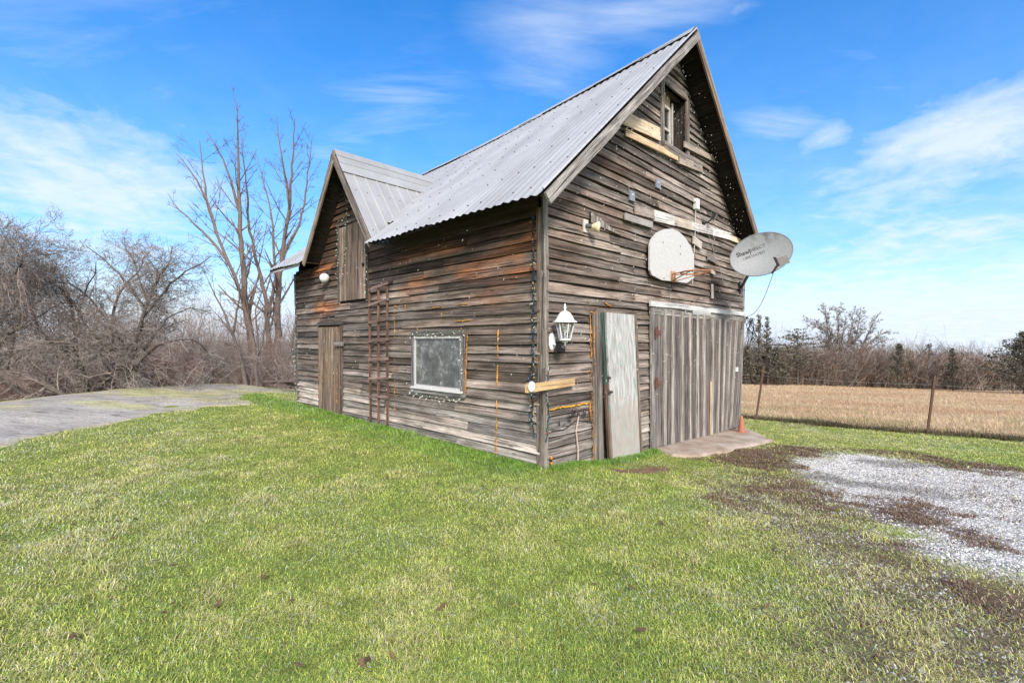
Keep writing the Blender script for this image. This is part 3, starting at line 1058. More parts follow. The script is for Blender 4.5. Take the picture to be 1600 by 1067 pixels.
def corrugated(side):
    ns = int((S1 - S0) / PITCH * 8)
    ss = np.linspace(S0, S1, ns + 1)
    na = 26
    aa = np.linspace(-0.012, 1.0, na + 1)
    S_, A_ = np.meshgrid(ss, aa)
    sheet = np.floor((S_ - S0) / .66)
    p = roof_pt(S_.ravel(), A_.ravel(), side)
    nrm = unit(np.cross(V, (U if side == 0 else -U) + ZV * .9))
    if nrm[2] < 0: nrm = -nrm
    wob = (vnoise(sheet.ravel() * 3.1, A_.ravel() * 2, 91) - .5) * .02
    drop = (_hash(sheet.ravel().astype(int), sheet.ravel().astype(int) * 0, 5) - .5) * .05 * (A_.ravel() < 0.03)
    hgt = .0100 * np.cos((S_.ravel() - S0) / PITCH * 2 * math.pi) + wob * .3
    dirv = unit((U if side == 0 else -U) + ZV * .9)
    p = p + hgt[:, None] * nrm - drop[:, None] * dirv
    tone = .44 + (_hash(sheet.ravel().astype(int), sheet.ravel().astype(int) * 0 + 2, 8) - .5) * .06
    cc = np.stack([tone, tone * 1.0, tone * 1.01], 1)
    idx = np.arange((na + 1) * (ns + 1)).reshape(na + 1, ns + 1)
    f = np.stack([idx[:-1, :-1], idx[:-1, 1:], idx[1:, 1:], idx[1:, :-1]], -1).reshape(-1, 4)
    uv = np.stack([S_.ravel(), A_.ravel() * 5.2], 1)[f]
    if side == 0:
        fs = S_.ravel()[f].mean(1); fa = A_.ravel()[f].mean(1)
        tt = T0 + (T_RIDGE - T0) * fa
        keep = ~((fs > D0 + .03) & (fs < D1 - .03) & (tt < .05))
        f, uv = f[keep], uv[keep]
    mb = MB(); mb.add(p, f, cc, uv)
    return mb, nrm


def screw(mb, p, nrm, r=.011):
    lathe(mb, p, nrm, [(r * 1.35, 0), (r, .006), (r * .5, .010)], 6, (.10, .09, .085), 1)


for side in (0, 1):
    mb, nrm = corrugated(side)
    for row, a in enumerate((.03, .16, .30, .44, .57, .70, .84, .955)):
        k = 0
        s = S0 + PITCH * (1 if row % 2 else 2)
        while s < S1 - .05:
            tt = T0 + (T_RIDGE - T0) * a
            if random.random() < .86 and not (side == 0 and D0 < s < D1 and tt < .3):
                screw(mb, roof_pt(s, a + random.uniform(-.006, .006), side) + nrm * .012, nrm, .011)
            s += PITCH * 2
    bpart(mb, 'roof_sheet', [M['sheet'], M['rust']], label='grey corrugated roof slope facing the lawn' if side == 0 else 'corrugated roof slope facing the field', smooth=True)

# roof deck boards under the sheets (soffits)
for side in (0, 1):
    mb = MB()
    n = 27
    for i in range(n):
        a0, a1 = i / n, (i + 1) / n - .004
        for (sa, sb) in ((S0 + .015, D0 - .02), (D0 - .02, D1 + .02), (D1 + .02, S1 - .015)) if side == 0 else ((S0 + .015, S1 - .015),):
            tt = T0 + (T_RIDGE - T0) * a1
            if side == 0 and sa > S0 + .1 and sa < D1 and tt < .12: continue
            ss = np.linspace(sa, sb, 9)
            lo = roof_pt(ss, np.full(9, a0), side); hi_ = roof_pt(ss, np.full(9, a1), side)
            off = np.array([0, 0, -.030]); off2 = np.array([0, 0, -.055])
            vv = np.stack([lo + off, hi_ + off, hi_ + off2, lo + off2], 1).reshape(-1, 3)
            qd, uvs = [], []
            ru = random.random() * 40
            for k in range(8):
                for j in range(4):
                    qd.append((k * 4 + j, k * 4 + (j + 1) % 4, k * 4 + 4 + (j + 1) % 4, k * 4 + 4 + j))
                    uvs.append([(ru + ss[k], ru + j * .13), (ru + ss[k], ru + j * .13 + .13), (ru + ss[k + 1], ru + j * .13 + .13), (ru + ss[k + 1], ru + j * .13)])
            qd += [(3, 2, 1, 0), (32, 33, 34, 35)]; uvs += [[(0, 0)] * 4] * 2
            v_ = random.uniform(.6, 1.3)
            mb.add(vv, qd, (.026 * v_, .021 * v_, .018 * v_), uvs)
    bpart(mb, 'roof_deck', M['wood_dark'])

# ridge cap: lapped strips with dark gaps
mb = MB()
s = S0
while s < S1 - .05:
    ln = min(random.uniform(.9, 1.5), S1 - s)
    lift = random.uniform(.012, .045)
    for side in (0, 1):
        ss = np.linspace(s, s + ln, 5)
        lo = roof_pt(ss, np.full(5, .955), side) + np.array([0, 0, lift + .012])
        hi_ = roof_pt(ss, np.full(5, 1.0), side) + np.array([0, 0, .05])
        vv = np.stack([lo, hi_, hi_ + [0, 0, .006], lo + [0, 0, .006]], 1).reshape(-1, 3)
        qd, uvs = [], []
        for k in range(4):
            for j in range(4):
                qd.append((k * 4 + j, k * 4 + (j + 1) % 4, k * 4 + 4 + (j + 1) % 4, k * 4 + 4 + j)); uvs.append([(ss[k], 0), (ss[k], .13), (ss[k + 1], .13), (ss[k + 1], 0)])
        tone = random.uniform(.38, .50)
        mb.add(vv, qd, (tone, tone, tone), uvs)
    s += ln - (.03 if random.random() < .6 else -.02)
bpart(mb, 'ridge_cap', M['sheet'])
for i in range(14):  # dark tubes stand in for the dark of gaps under the ridge cap
    mb = MB()
    s = S0 + .25 + i * .56 + random.uniform(-.1, .1)
    ln = random.uniform(.12, .4)
    pp = roof_pt(np.linspace(s, s + ln, 4), np.full(4, random.uniform(.962, .975)), 0) + np.array([0, 0, .016])
    tube(mb, pp, .028, 5, (.045, .035, .03))
    bpart(mb, 'ridge_gap_dark', M['rust'])

# barge boards on the front gable
mb = MB()
for (ta, za, tb, zb) in ((T0 - .01, roof_z_at(T0, S0) - .02, T_RIDGE - .0, 6.66),):
    p = gw(ta, za, .40); e = gw(tb, zb, .40)
    dirv = unit(e - p); wdir = unit(np.cross(V, dirv)); wdir = wdir if wdir[2] < 0 else -wdir
    plank(mb, p, dirv, wdir, -V, np.linalg.norm(e - p) * .36, .012, .145, .03, .03, (.34, .32, .30), jit=.004)
    plank(mb, p + dirv * np.linalg.norm(e - p) * .362, dirv, wdir, -V, np.linalg.norm(e - p) * .638 + .06, .012, .135, .028, .028, (.30, .275, .26), jit=.004)
bpart(mb, 'barge_board', M['wood'], label='pale grey split barge board on the near slope')
mb = MB()
p = gw(T1 + .01, roof_z_at(T1, S0) - .02, .40); e = gw(T_RIDGE + .02, 6.66, .40)
dirv = unit(e - p); wdir = unit(np.cross(V, dirv)); wdir = wdir if wdir[2] < 0 else -wdir
plank(mb, p, dirv, wdir, -V, np.linalg.norm(e - p), .012, .14, .028, .028, (.27, .20, .15), jit=.004)
bpart(mb, 'barge_board', M['wood'], label='brown barge board on the far slope')
# metal drip edges above the barges
mb = MB()
tube(mb, [gw(T0 - .03, roof_z_at(T0, S0) + .012, .415), gw(T_RIDGE, 6.715, .415)], .013, 6, (.55, .55, .55))
tube(mb, [gw(T1 + .03, roof_z_at(T1, S0) + .012, .415), gw(T_RIDGE, 6.715, .415)], .013, 6, (.5, .46, .42))
bpart(mb, 'drip_edge', M['metal'])

# ---- cross gable roof
DT0 = -.36


def drm(tt, f, right):
    """cross gable roof point, f = 0 at its eave, 1 at its ridge"""
    s = (D0 if right else D1) + (DS - (D0 if right else D1)) * f
    return C0 + V * s + U * tt + ZV * (DZE + (DZ - DZE) * f)


for right in (True, False):
    mb = MB()
    nrm = unit(np.cross(U, (drm(0, 1, right) - drm(0, 0, right)))); nrm = nrm if nrm[2] > 0 else -nrm
    tt = [DT0]; hh = [0.0]
    x = DT0
    while x < 2.3:
        for dx, h in ((.19, 0), (.20, .012), (.215, .012), (.225, 0)):
            tt.append(x + dx); hh.append(h)
        x += .225
    tt = np.array(tt); hh = np.array(hh)
    ff = np.linspace(-.015, 1.0, 5)
    vv = np.array([drm(a, f, right) + nrm * h for f in ff for a, h in zip(tt, hh)])
    n = len(tt)
    idx = np.arange(len(vv)).reshape(len(ff), n)
    fq = np.stack([idx[:-1, :-1], idx[:-1, 1:], idx[1:, 1:], idx[1:, :-1]], -1).reshape(-1, 4)
    uvp = np.array([(a, f * 2.4) for f in ff for a in tt])[fq]
    mb.add(vv, fq, (.40, .40, .40), uvp)
    for i in range(9):
        screw(mb, drm(DT0 + .1 + i * .225, .12, right) + nrm * .004, nrm, .008)
        screw(mb, drm(DT0 + .1 + i * .225, .55, right) + nrm * .004, nrm, .008)
    bpart(mb, 'roof_sheet', [M['sheet'], M['rust']], label='ribbed metal slope of the small cross gable')
    mb = MB()
    for k in range(10):
        f0, f1 = k / 10, (k + 1) / 10 - .01
        vv = [drm(DT0 + .01, f0, right) - nrm * .012, drm(2.0, f0, right) - nrm * .012, drm(2.0, f1, right) - nrm * .012, drm(DT0 + .01, f1, right) - nrm * .012]
        prism(mb, vv, -nrm, .022, (.03, .024, .02))
    bpart(mb, 'roof_deck', M['wood_dark'])
mb = MB()
for right in (True, False):
    nrm = unit(np.cross(U, (drm(0, 1, right) - drm(0, 0, right)))); nrm = nrm if nrm[2] > 0 else -nrm
    for (f0, f1, lift) in ((.74, .85, .016), (.845, .93, .024), (.925, 1.0, .034)):
        vv = [drm(DT0 - .02, f0, right) + nrm * lift, drm(2.05, f0, right) + nrm * lift, drm(2.05, f1, right) + nrm * lift, drm(DT0 - .02, f1, right) + nrm * lift]
        prism(mb, vv, nrm, .008, (.40, .40, .395))
bpart(mb, 'ridge_cap', M['sheet'])
for right in (True, False):
    mb = MB()
    a = drm(DT0, -.02, right); b_ = drm(DT0, 1.0, right)
    dirv = unit(b_ - a); wdir = unit(np.cross(U, dirv)); wdir = wdir if wdir[2] < 0 else -wdir
    plank(mb, a, dirv, wdir, -U, np.linalg.norm(b_ - a), .012, .13, .026, .026, (.20, .165, .14) if right else (.30, .24, .19), jit=.004)
    bpart(mb, 'barge_board', M['wood'])
# fascia along the eave beside the small gable
mb = MB()
plank(mb, sw(D1 + .02, 3.085, .43), V, ZV, -U, S1 - D1 - .04, -.045, .03, .02, .02, (.42, .41, .40), jit=.003)
bpart(mb, 'fascia_board', M['wood'])
# plates closing the wall tops under the eaves
mb = MB()
plank(mb, sw(.05, 3.02, .012), V, ZV, -U, D0 + .1, 0, .34, .02, .02, (.07, .055, .045))
bpart(mb, 'frieze_board', M['wood_dark'])


# ---- frames from corner pixels on a wall
def wall_quad(fn, back, pts, d):
    return [back(*fn(px, py, d), d) for px, py in pts]


def board_px(mb, wall, p0, p1, width, d=.03, thick=.022, col=(.25, .23, .21), jit=.003, side=0.0):
    """board nailed on a wall whose centre line runs between two points of the wall"""
    fn, back, N, = (s_sz, sw, -U) if wall == 's' else (g_tz, gw, -V)
    a = back(*fn(*p0, d), d); b_ = back(*fn(*p1, d), d)
    Ld = unit(b_ - a); Wd = unit(np.cross(N, Ld))
    plank(mb, a, Ld, Wd, N, np.linalg.norm(b_ - a), -width / 2, width / 2, thick, thick, col, jit=jit)


# loft door
a0, a1, z0, z1 = LOFT
mb = MB()
n = 4
wds = (a1 - a0) / n
for i in range(n):
    v_ = (1.35, .8, .75, 1.2)[i]
    plank(mb, sw(a0 + i * wds + .002, z0, .012), ZV, V, -U, z1 - z0 - .01 * i, .002, wds - .004, .02, .02, (.225 * v_, .17 * v_, .135 * v_), jit=.003)
ld = bpart(mb, 'door', M['wood'], label='small brown loft door under the cross gable')
mb = MB()
lathe(mb, sw(a0 + .07, z0 + .62, .034), -U, [(.001, 0), (.032, 0), (.036, .02), (.02, .035), (.001, .036)], 10, (.03, .03, .03))
bpart(mb, 'handle', M['metal'], ld)
mb = MB()
plank(mb, sw(a0 - .12, z1 + .03, .015), V, ZV, -U, a1 - a0 + .22, -.03, .05, .035, .02, (.12, .10, .09))
plank(mb, sw(a0 - .085, z0 - .02, .014), ZV, V, -U, z1 - z0 + .03, 0, .075, .03, .03, (.085, .08, .075))
plank(mb, sw(a1 + .01, z0 - .02, .014), ZV, V, -U, z1 - z0 + .03, 0, .06, .03, .03, (.15, .13, .115))
bpart(mb, 'frame', M['wood'], ld)

# long side door
a0, a1, z0, z1 = SDOOR
z0 = 0.06
mb = MB()
n = 6
wds = (a1 - a0 - .1) / n
for i in range(n):
    v_ = random.uniform(.75, 1.25)
    plank(mb, sw(a0 + .1 + i * wds, z0, .006), ZV, V, -U, z1 - z0 - .03, .002, wds - .006, .02, .02, (.23 * v_, .175 * v_, .135 * v_), jit=.003)
sdoor = bpart(mb, 'door', M['wood'], label='narrow plank door with orange foam streaks in the side wall')
mb = MB()
plank(mb, sw(a0, z0 - .12, .014), ZV, V, -U, z1 - z0 + .2, 0, .095, .03, .03, (.13, .10, .085))
plank(mb, sw(a0 - .02, z1 + .0, .03), V, ZV, -U, a1 - a0 + .04, 0, .075, .03, .025, (.10, .09, .085))
plank(mb, sw(a1 - .01, z0 - .05, .01), ZV, V, -U, z1 - z0 + .05, 0, .03, .02, .02, (.16, .12, .10))
plank(mb, sw(a0 + .1, z0 - .06, .01), V, ZV, -U, a1 - a0 - .1, -.04, .05, .03, .03, (.24, .225, .215))
bpart(mb, 'frame', M['wood'], sdoor)
mb = MB()
plank(mb, sw(a0 - .06, z0 + (z1 - z0) * .76, .045), V, ZV, -U, .34, 0, .085, .028, .028, (.24, .21, .20))
bpart(mb, 'latch', M['wood'], sdoor)


def foam_line(wall, p0, p1, d=.02, r=.012, gaps=.35, col=(.40, .19, .045), parent=None):
    fn, back, N = (s_sz, sw, -U) if wall == 's' else (g_tz, gw, -V)
    mb = MB()
    foam_seg(mb, back(*fn(*p0, d), d), back(*fn(*p1, d), d), N, r, gaps, col)
    if mb.n: bpart(mb, 'foam_sealant', M['foam'], parent, smooth=True)


def foam_seg(mb, a, b_, N, r=.012, gaps=.35, col=(.40, .19, .045)):
    ln = np.linalg.norm(b_ - a)
    ax = unit(b_ - a); cr = np.cross(ax, N)
    n = max(5, int(ln / .016))
    xs = np.linspace(0, ln, n)
    ph = random.random() * 90
    brk = vnoise(xs * 9 + ph, xs * 0, 17)
    rr = .78 * r * (.45 + .9 * RNG.random(n)) * np.where(brk < gaps, .12, 1.0)
    pts = a + xs[:, None] * ax + ((RNG.random(n) - .5) * .016)[:, None] * cr - np.where(brk < gaps, .012, 0)[:, None] * N
    cc = np.asarray(col)[None] * (.6 + .7 * vnoise(xs * 14 + ph, xs * 0 + 3, 19))[:, None]
    tube(mb, pts, rr, 6, np.repeat(cc, 6, 0))


a0, a1, z0, z1 = SDOOR
for k in range(7):
    mb = MB()
    aa = a0 + .1 + (a1 - a0 - .1) * (k / 6)
    foam_seg(mb, sw(aa, .25 if k % 3 else .1, .024), sw(aa, z1 - .03, .024), -U, .0085, .30 if k in (0, 6) else .5, (.42, .20, .04))
    bpart(mb, 'foam_sealant', M['foam'], sdoor, smooth=True)
foam_line('s', (617, 470), (617, 640), .022, .013, .35)
foam_line('s', (779, 466), (775, 708), .026, .014, .22, (.45, .22, .05))
for p0, p1 in (((618, 479), (632, 484)), ((690, 488), (690, 500)), ((652, 512), (654, 523)), ((716, 476), (730, 475)), ((712, 503), (735, 500)),
               ((676, 481), (690, 479)), ((633, 476), (634, 490)), ((720, 513), (722, 520)), ((836, 560), (842, 566)), ((836, 545), (842, 552))):
    foam_line('s', p0, p1, .03, .012, .1)
foam_line('s', (730, 522), (727, 612), .05, .014, .05, (.36, .16, .04))

# side window
a0, a1, z0, z1 = SWIN
mb = MB()
gold = (.24, .225, .21)
plank(mb, sw(a0 - .06, z1 - .005, .02), V, ZV, -U, a1 - a0 + .12, 0, .095, .04, .03, (.14, .13, .115), jit=.004)
plank(mb, sw(a1 - .0, z0 - .03, .02), ZV, V, -U, z1 - z0 + .03, 0, .07, .035, .035, (.22, .23, .25), jit=.003)
plank(mb, sw(a0 - .055, z0 - .03, .02), ZV, V, -U, z1 - z0 + .03, 0, .06, .035, .035, gold, jit=.003)
plank(mb, sw(a0 - .06, z0 - .03, .02), V, ZV, -U, a1 - a0 + .12, -.05, .0, .05, .05, (.27, .26, .25), jit=.003)
swin = bpart(mb, 'window', M['wood'], label='square side window with white sash and hazy film')
mb = MB()
ft = .042
for (b0, b1, c0, c1) in ((a0 + .005, a1 - .005, z1 - ft, z1 - .008), (a0 + .005, a1 - .005, z0 + .002, z0 + ft), (a0 + .005, a0 + ft, z0 + ft, z1 - ft), (a1 - ft * .7, a1 - .005, z0 + ft, z1 - ft)):
    box(mb, sw((b0 + b1) / 2, (c0 + c1) / 2, .035), V, ZV, U, b1 - b0, c1 - c0, .04, (.47, .46, .45))
bpart(mb, 'frame', M['plain'], swin)
mb = MB()
prism(mb, [sw(a0 + ft - .01, z0 + ft - .01, .025), sw(a1 - ft * .7 + .01, z0 + ft - .01, .025), sw(a1 - ft * .7 + .01, z1 - ft + .01, .025), sw(a0 + ft - .01, z1 - ft + .01, .025)], -U, .004)
bpart(mb, 'pane', M['film'], swin)
mb = MB()
box(mb, sw((a0 + a1) / 2, z0 - .005, .065), V, ZV, U, a1 - a0 + .05, .03, .07, (.58, .57, .56))
bpart(mb, 'sill', M['plain'], swin)

# gable loft window: deep reveal, sash set back
a0, a1, z0, z1 = GWIN
dep = .30
mb = MB()
cw = (.235, .205, .185)
plank(mb, gw(a0 - .10, z0 - .12, .016), ZV, U, -V, z1 - z0 + .24, 0, .11, .03, .03, cw, jit=.003)
plank(mb, gw(a1 - .01, z0 - .12, .016), ZV, U, -V, z1 - z0 + .16, 0, .11, .03, .03, cw, jit=.003)
plank(mb, gw(a0 - .0, z1 - .01, .016), U, ZV, -V, a1 - a0 + .02, 0, .17, .03, .03, cw, jit=.003)
plank(mb, gw(a0 - .06, z0 - .14, .05), U, ZV, -V, a1 - a0 + .5, 0, .13, .03, .03, (.24, .21, .19), jit=.003)
dk = (.075, .062, .052)
box(mb, gw(a0 - .012, (z0 + z1) / 2, -dep / 2), ZV, V, U, z1 - z0 + .04, dep, .024, dk)
box(mb, gw(a1 + .012, (z0 + z1) / 2, -dep / 2), ZV, V, U, z1 - z0 + .04, dep, .024, dk)
box(mb, gw((a0 + a1) / 2, z1 + .012, -dep / 2), U, V, ZV, a1 - a0, dep, .024, dk)
box(mb, gw((a0 + a1) / 2, z0 - .012, -dep / 2), U, V, ZV, a1 - a0, dep, .024, (.15, .13, .115))
gwin = bpart(mb, 'window', M['wood'], label='deep set loft window high in the front gable')
mb = MB()
am = a0 + (a1 - a0) * .68
zf_ = z1 - .20
box(mb, gw((a0 + am) / 2, (zf_ + z1) / 2, -.16), U, ZV, V, am - a0, z1 - zf_, .03, (.42, .33, .24))
for (b0, b1, c0, c1) in ((a0 + .01, a0 + .05, z0, zf_), (am - .05, am, z0, zf_), (a0 + .05, am - .05, zf_ - .045, zf_), (a0 + .05, am - .05, z0, z0 + .05), (a0 + .05, am - .05, (z0 + zf_) / 2 - .03, (z0 + zf_) / 2 + .012)):
    box(mb, gw((b0 + b1) / 2, (c0 + c1) / 2, -.15), U, ZV, V, b1 - b0, c1 - c0, .04, (.55, .52, .48))
box(mb, gw(am + .03, (z0 + z1 - .1) / 2, -.12), ZV, U, V, z1 - z0 - .1, .022, .03, (.55, .52, .48))
bpart(mb, 'frame', M['lumber'], gwin)
mb = MB()
prism(mb, [gw(a0 + .04, z0 + .03, -.165), gw(am - .04, z0 + .03, -.165), gw(am - .04, zf_ - .03, -.165), gw(a0 + .04, zf_ - .03, -.165)], V, .004)
bpart(mb, 'pane', M['glass_dark'], gwin)
mb = MB()
prism(mb, [gw(a0 + .05, z0 + .05, -.150), gw(a0 + .2, z0 + .05, -.150), gw(a0 + .2, (z0 + zf_) / 2 - .03, -.150), gw(a0 + .05, (z0 + zf_) / 2 - .03, -.150)], V, .003, (.72, .74, .76))
bpart(mb, 'curtain', M['plain'], gwin)
mb = MB()
prism(mb, [gw(am, z0, -dep), gw(a1, z0, -dep), gw(a1, z1, -dep), gw(am, z1, -dep)], V, .02, (.05, .042, .036))
prism(mb, [gw(a0, z0, -dep), gw(am, z0, -dep), gw(am, z1, -dep), gw(a0, z1, -dep)], V, .02, (.02, .02, .02))
bpart(mb, 'back_panel', M['wood_dark'], gwin)

# nailed patch boards on the gable
PATCH = [((966, 181), (1030, 211), .20, (.52, .42, .30), 'pale'), ((976, 207), (1058, 247), .105, (.50, .36, .23), 'tan'), ((1060, 250), (1096, 265), .13, (.34, .28, .235), 'g'),
         ((1021, 337), (1052, 345), .17, (.50, .48, .455), 'w'), ((1052, 345), (1078, 353), .15, (.42, .36, .30), 'w'), ((1078, 353), (1112, 362), .14, (.46, .44, .42), 'w'),
         ((1112, 362), (1141, 370), .15, (.52, .50, .48), 'w'), ((1141, 372), (1159, 379), .11, (.48, .41, .33), 'w'), ((991, 328), (1020, 336), .13, (.31, .26, .23), 'g'),
         ((1082, 375), (1095, 384), .14, (.42, .38, .33), 'w'), ((1105, 402), (1119, 409), .10, (.20, .185, .175), 'g'), ((1112, 444), (1112.4, 466), .075, (.42, .38, .35), 'w'),
         ((1110, 424), (1116, 428), .07, (.44, .40, .37), 'w'), ((975, 338), (1018, 352), .10, (.31, .285, .27), 'g'), ((1068, 226), (1120, 252), .10, (.36, .30, .255), 'g')]
for p0, p1, wd, cc, k in PATCH:
    mb = MB()
    board_px(mb, 'g', p0, p1, wd, .052 + random.uniform(0, .004), .022, tuple(x * (1.3 if k != 'g' else 1.1) for x in cc))
    bpart(mb, 'patch_board', M['lumber'])
mb = MB()
prism(mb, [gw(*g_tz(921, 331, .03), .034), gw(*g_tz(921, 348, .03), .034), gw(*g_tz(968, 368, .03), .034)], -V, .02, (.32, .285, .255))
bpart(mb, 'patch_board', M['wood'], label='triangular grey patch beside the bulb lamp')
for p, sz in (((1027, 288), .15), ((986, 307), .15)):
    mb = MB()
    t_, z_ = g_tz(*p, .03)
    box(mb, gw(t_, z_, .04), U, ZV, V, sz, sz * .95, .03, (.33, .33, .34))
    lathe(mb, gw(t_ + .01, z_ + .02, .055), -V, [(.016, 0), (.014, .006), (.001, .009)], 10, (.8, .8, .8))
    bpart(mb, 'cover_plate', M['metal'])

# white peeling door and its jambs
mb = MB()
q0 = [gw(*g_tz(944, 488, .045), .045), gw(*g_tz(988, 492, .045), .045), gw(*g_tz(997, 709, .055), .055), gw(*g_tz(955, 722, .055), .055)]
# panel as a grid of vertical strips so the paint can follow the grain
nstr = 4
for i in range(nstr):
    f0, f1 = i / nstr, (i + 1) / nstr
    top0 = q0[0] + (q0[1] - q0[0]) * f0; top1 = q0[0] + (q0[1] - q0[0]) * f1
    bot0 = q0[3] + (q0[2] - q0[3]) * f0; bot1 = q0[3] + (q0[2] - q0[3]) * f1
    vv = np.array([bot0, bot1, top1, top0]); v2 = vv - V * .032
    allv = np.concatenate([vv, v2])
    fcs = [(4, 5, 6, 7), (0, 3, 2, 1), (0, 1, 5, 4), (2, 3, 7, 6)] + ([(3, 0, 4, 7)] if i == 0 else []) + ([(1, 2, 6, 5)] if i == nstr - 1 else [])
    uvm = {0: (0, f0 * .7), 1: (0, f1 * .7), 2: (2.1, f1 * .7), 3: (2.1, f0 * .7)}
    mb.add(allv, fcs, (1, 1, 1), [[uvm[j % 4] for j in f] for f in fcs])
wdoor = bpart(mb, 'door', M['peel'], label='narrow white door with peeling teal paint')
mb = MB()
for p, r in (((949, 590), .02), ((952, 612), .022)):
    t_, z_ = g_tz(*p, .08)
    lathe(mb, gw(t_, z_, .075), -V, [(r * 1.4, 0), (r * 1.3, .006), (r * .5, .012), (r * .5, .03), (r, .04), (r * .8, .055), (.001, .058)], 12, (.07, .055, .05))
box(mb, gw(*g_tz(950, 598, .08), .078), ZV, U, V, .20, .05, .006, (.12, .09, .08))
bpart(mb, 'handle', M['rust'], wdoor)
mb = MB()
board_px(mb, 'g', (932, 486), (936, 723), .13, .02, .04, (.21, .19, .17))
board_px(mb, 'g', (926.5, 489), (929, 722), .05, .035, .03, (.24, .20, .165))
board_px(mb, 'g', (991, 492), (1000, 708), .05, .03, .03, (.24, .19, .15))
board_px(mb, 'g', (930, 485), (992, 489), .05, .03, .03, (.17, .14, .12))
bpart(mb, 'frame', M['wood'], wdoor)
mb = MB()
board_px(mb, 'g', (939, 488), (944.5, 600), .055, .052, .03, (.055, .10, .085))
board_px(mb, 'g', (944.5, 600), (951, 723), .055, .052, .03, (.13, .085, .06))
bpart(mb, 'jamb', M['wood'], wdoor, label='dark green jamb strip worn brown below')
mb = MB()
board_px(mb, 'g', (958, 727), (1000, 713), .07, .05, .06, (.30, .25, .20))
bpart(mb, 'sill', M['wood'], wdoor)
foam_line('g', (922, 489), (924, 560), .04, .012, .15)
foam_line('g', (923, 488), (992, 491), .05, .012, .2)
foam_line('g', (989, 492), (992, 530), .06, .012, .3)
foam_line('g', (859, 640), (922, 629), .035, .016, .03, (.52, .27, .03))
foam_line('g', (922, 630), (923, 657), .05, .016, .05, (.42, .19, .03))
foam_line('g', (924, 575), (927, 722), .06, .011, .3, (.30, .14, .05))
foam_line('g', (861, 712), (862, 727), .05, .028, .0, (.42, .18, .03))
foam_line('g', (946, 474), (955, 480), .04, .013, .0)
foam_line('g', (928, 510), (929, 570), .065, .009, .2, (.5, .2, .04))
foam_line('g', (912, 582), (922, 580), .04, .011, .0)

# big barn doors
mb = MB()
board_px(mb, 'g', (1014.5, 474), (1163, 491), .085, .075, .03, (.60, .60, .59), jit=.002)
bpart(mb, 'lintel', M['lumber'], label='whitish lintel board above the big doors')
mb = MB()
board_px(mb, 'g', (1014, 484), (1163, 500), .14, .045, .035, (.29, .27, .25))
bpart(mb, 'lintel', M['wood'])
mb = MB()
board_px(mb, 'g', (1017, 474), (1018, 700), .09, .05, .035, (.30, .275, .255))
bpart(mb, 'post', M['wood'])


def leaf_door(x0t, x1t, x0b, x1b, ytl, ytr, ybl, ybr, n, name_label, battens, d=.05):
    mb = MB()
    for i in range(n):
        f0, f1 = i / n, (i + 1) / n
        fm = (f0 + f1) / 2
        pt = (x0t + (x1t - x0t) * fm, ytl + (ytr - ytl) * fm); pb = (x0b + (x1b - x0b) * fm, ybl + (ybr - ybl) * fm)
        tl = gw(*g_tz(x0t + (x1t - x0t) * f0, pt[1], d), d); tr = gw(*g_tz(x0t + (x1t - x0t) * f1, pt[1], d), d)
        wd = np.linalg.norm((tr - tl)[:2])
        v_ = random.uniform(.72, 1.15)
        board_px(mb, 'g', (pb[0], pb[1] + random.uniform(-1.5, 1.5)), pt, wd * .955, d, .022, (.185 * v_, .162 * v_, .150 * v_))
    door = bpart(mb, 'door', M['wood'], label=name_label)
    mb = MB()
    for (fx, wd, v_) in battens:
        pt = (x0t + (x1t - x0t) * fx, ytl + (ytr - ytl) * fx); pb = (x0b + (x1b - x0b) * fx, ybl + (ybr - ybl) * fx)
        board_px(mb, 'g', (pb[0], pb[1] - 1), pt, wd, d + .023, .022, (.40 * v_, .355 * v_, .32 * v_))
    bpart(mb, 'batten', M['wood'], door)
    return door


d1 = leaf_door(1021, 1106, 1021, 1106, 480, 494, 699, 683, 7, 'left leaf of the big grey board and batten door', [(.20, .075, 1.0), (.345, .07, 1.05), (.515, .085, .9), (.66, .07, 1.0), (.80, .085, 1.05), (.92, .09, 1.0)])
d2 = leaf_door(1107, 1162, 1107, 1150, 497, 503, 681, 668, 6, 'right leaf of the big grey board and batten door', [(.10, .075, 1.0), (.31, .07, 1.05), (.475, .085, 1.05), (.63, .075, .95), (.79, .08, 1.0), (.965, .07, .62)], .058)
mb = MB()
board_px(mb, 'g', (1110, 596), (1109.5, 684), .035, .09, .02, (.55, .42, .28))
bpart(mb, 'wedge_stick', M['lumber'], d1)
for p in ((1026, 519), (1026, 598)):
    mb = MB()
    t_, z_ = g_tz(*p, .1)
    dd = .10
    prism(mb, [gw(t_ - .05, z_ - .09, dd), gw(t_ + .0, z_ - .09, dd), gw(t_ + .0, z_ + .09, dd), gw(t_ - .05, z_ + .09, dd)], -V, .008, (.14, .06, .045))
    prism(mb, [gw(t_ + .002, z_ - .05, dd), gw(t_ + .17, z_ - .01, dd), gw(t_ + .17, z_ + .01, dd), gw(t_ + .002, z_ + .05, dd)], -V, .008, (.15, .07, .05))
    tube(mb, [gw(t_, z_ - .09, dd + .012), gw(t_, z_ + .09, dd + .012)], .012, 8, (.10, .05, .04))
    bpart(mb, 'hinge', M['rust'], d1)
mb = MB()
box(mb, gw(*g_tz(1151, 577, .1), .102), U, ZV, V, .10, .09, .03, (.7, .7, .69))
bpart(mb, 'latch', M['plain'], d2)
mb = MB()
t0_, z0_ = g_tz(1083, 487, .1); t1_, z1_ = g_tz(1111, 488.5, .1)
p = gw(t0_, z0_, .088); e = gw(t1_, z1_, .088)
plank(mb, p, e - p, ZV, -V, np.linalg.norm(e - p), -.05, .045, .01, .01, (.55, .55, .53), jit=.001)
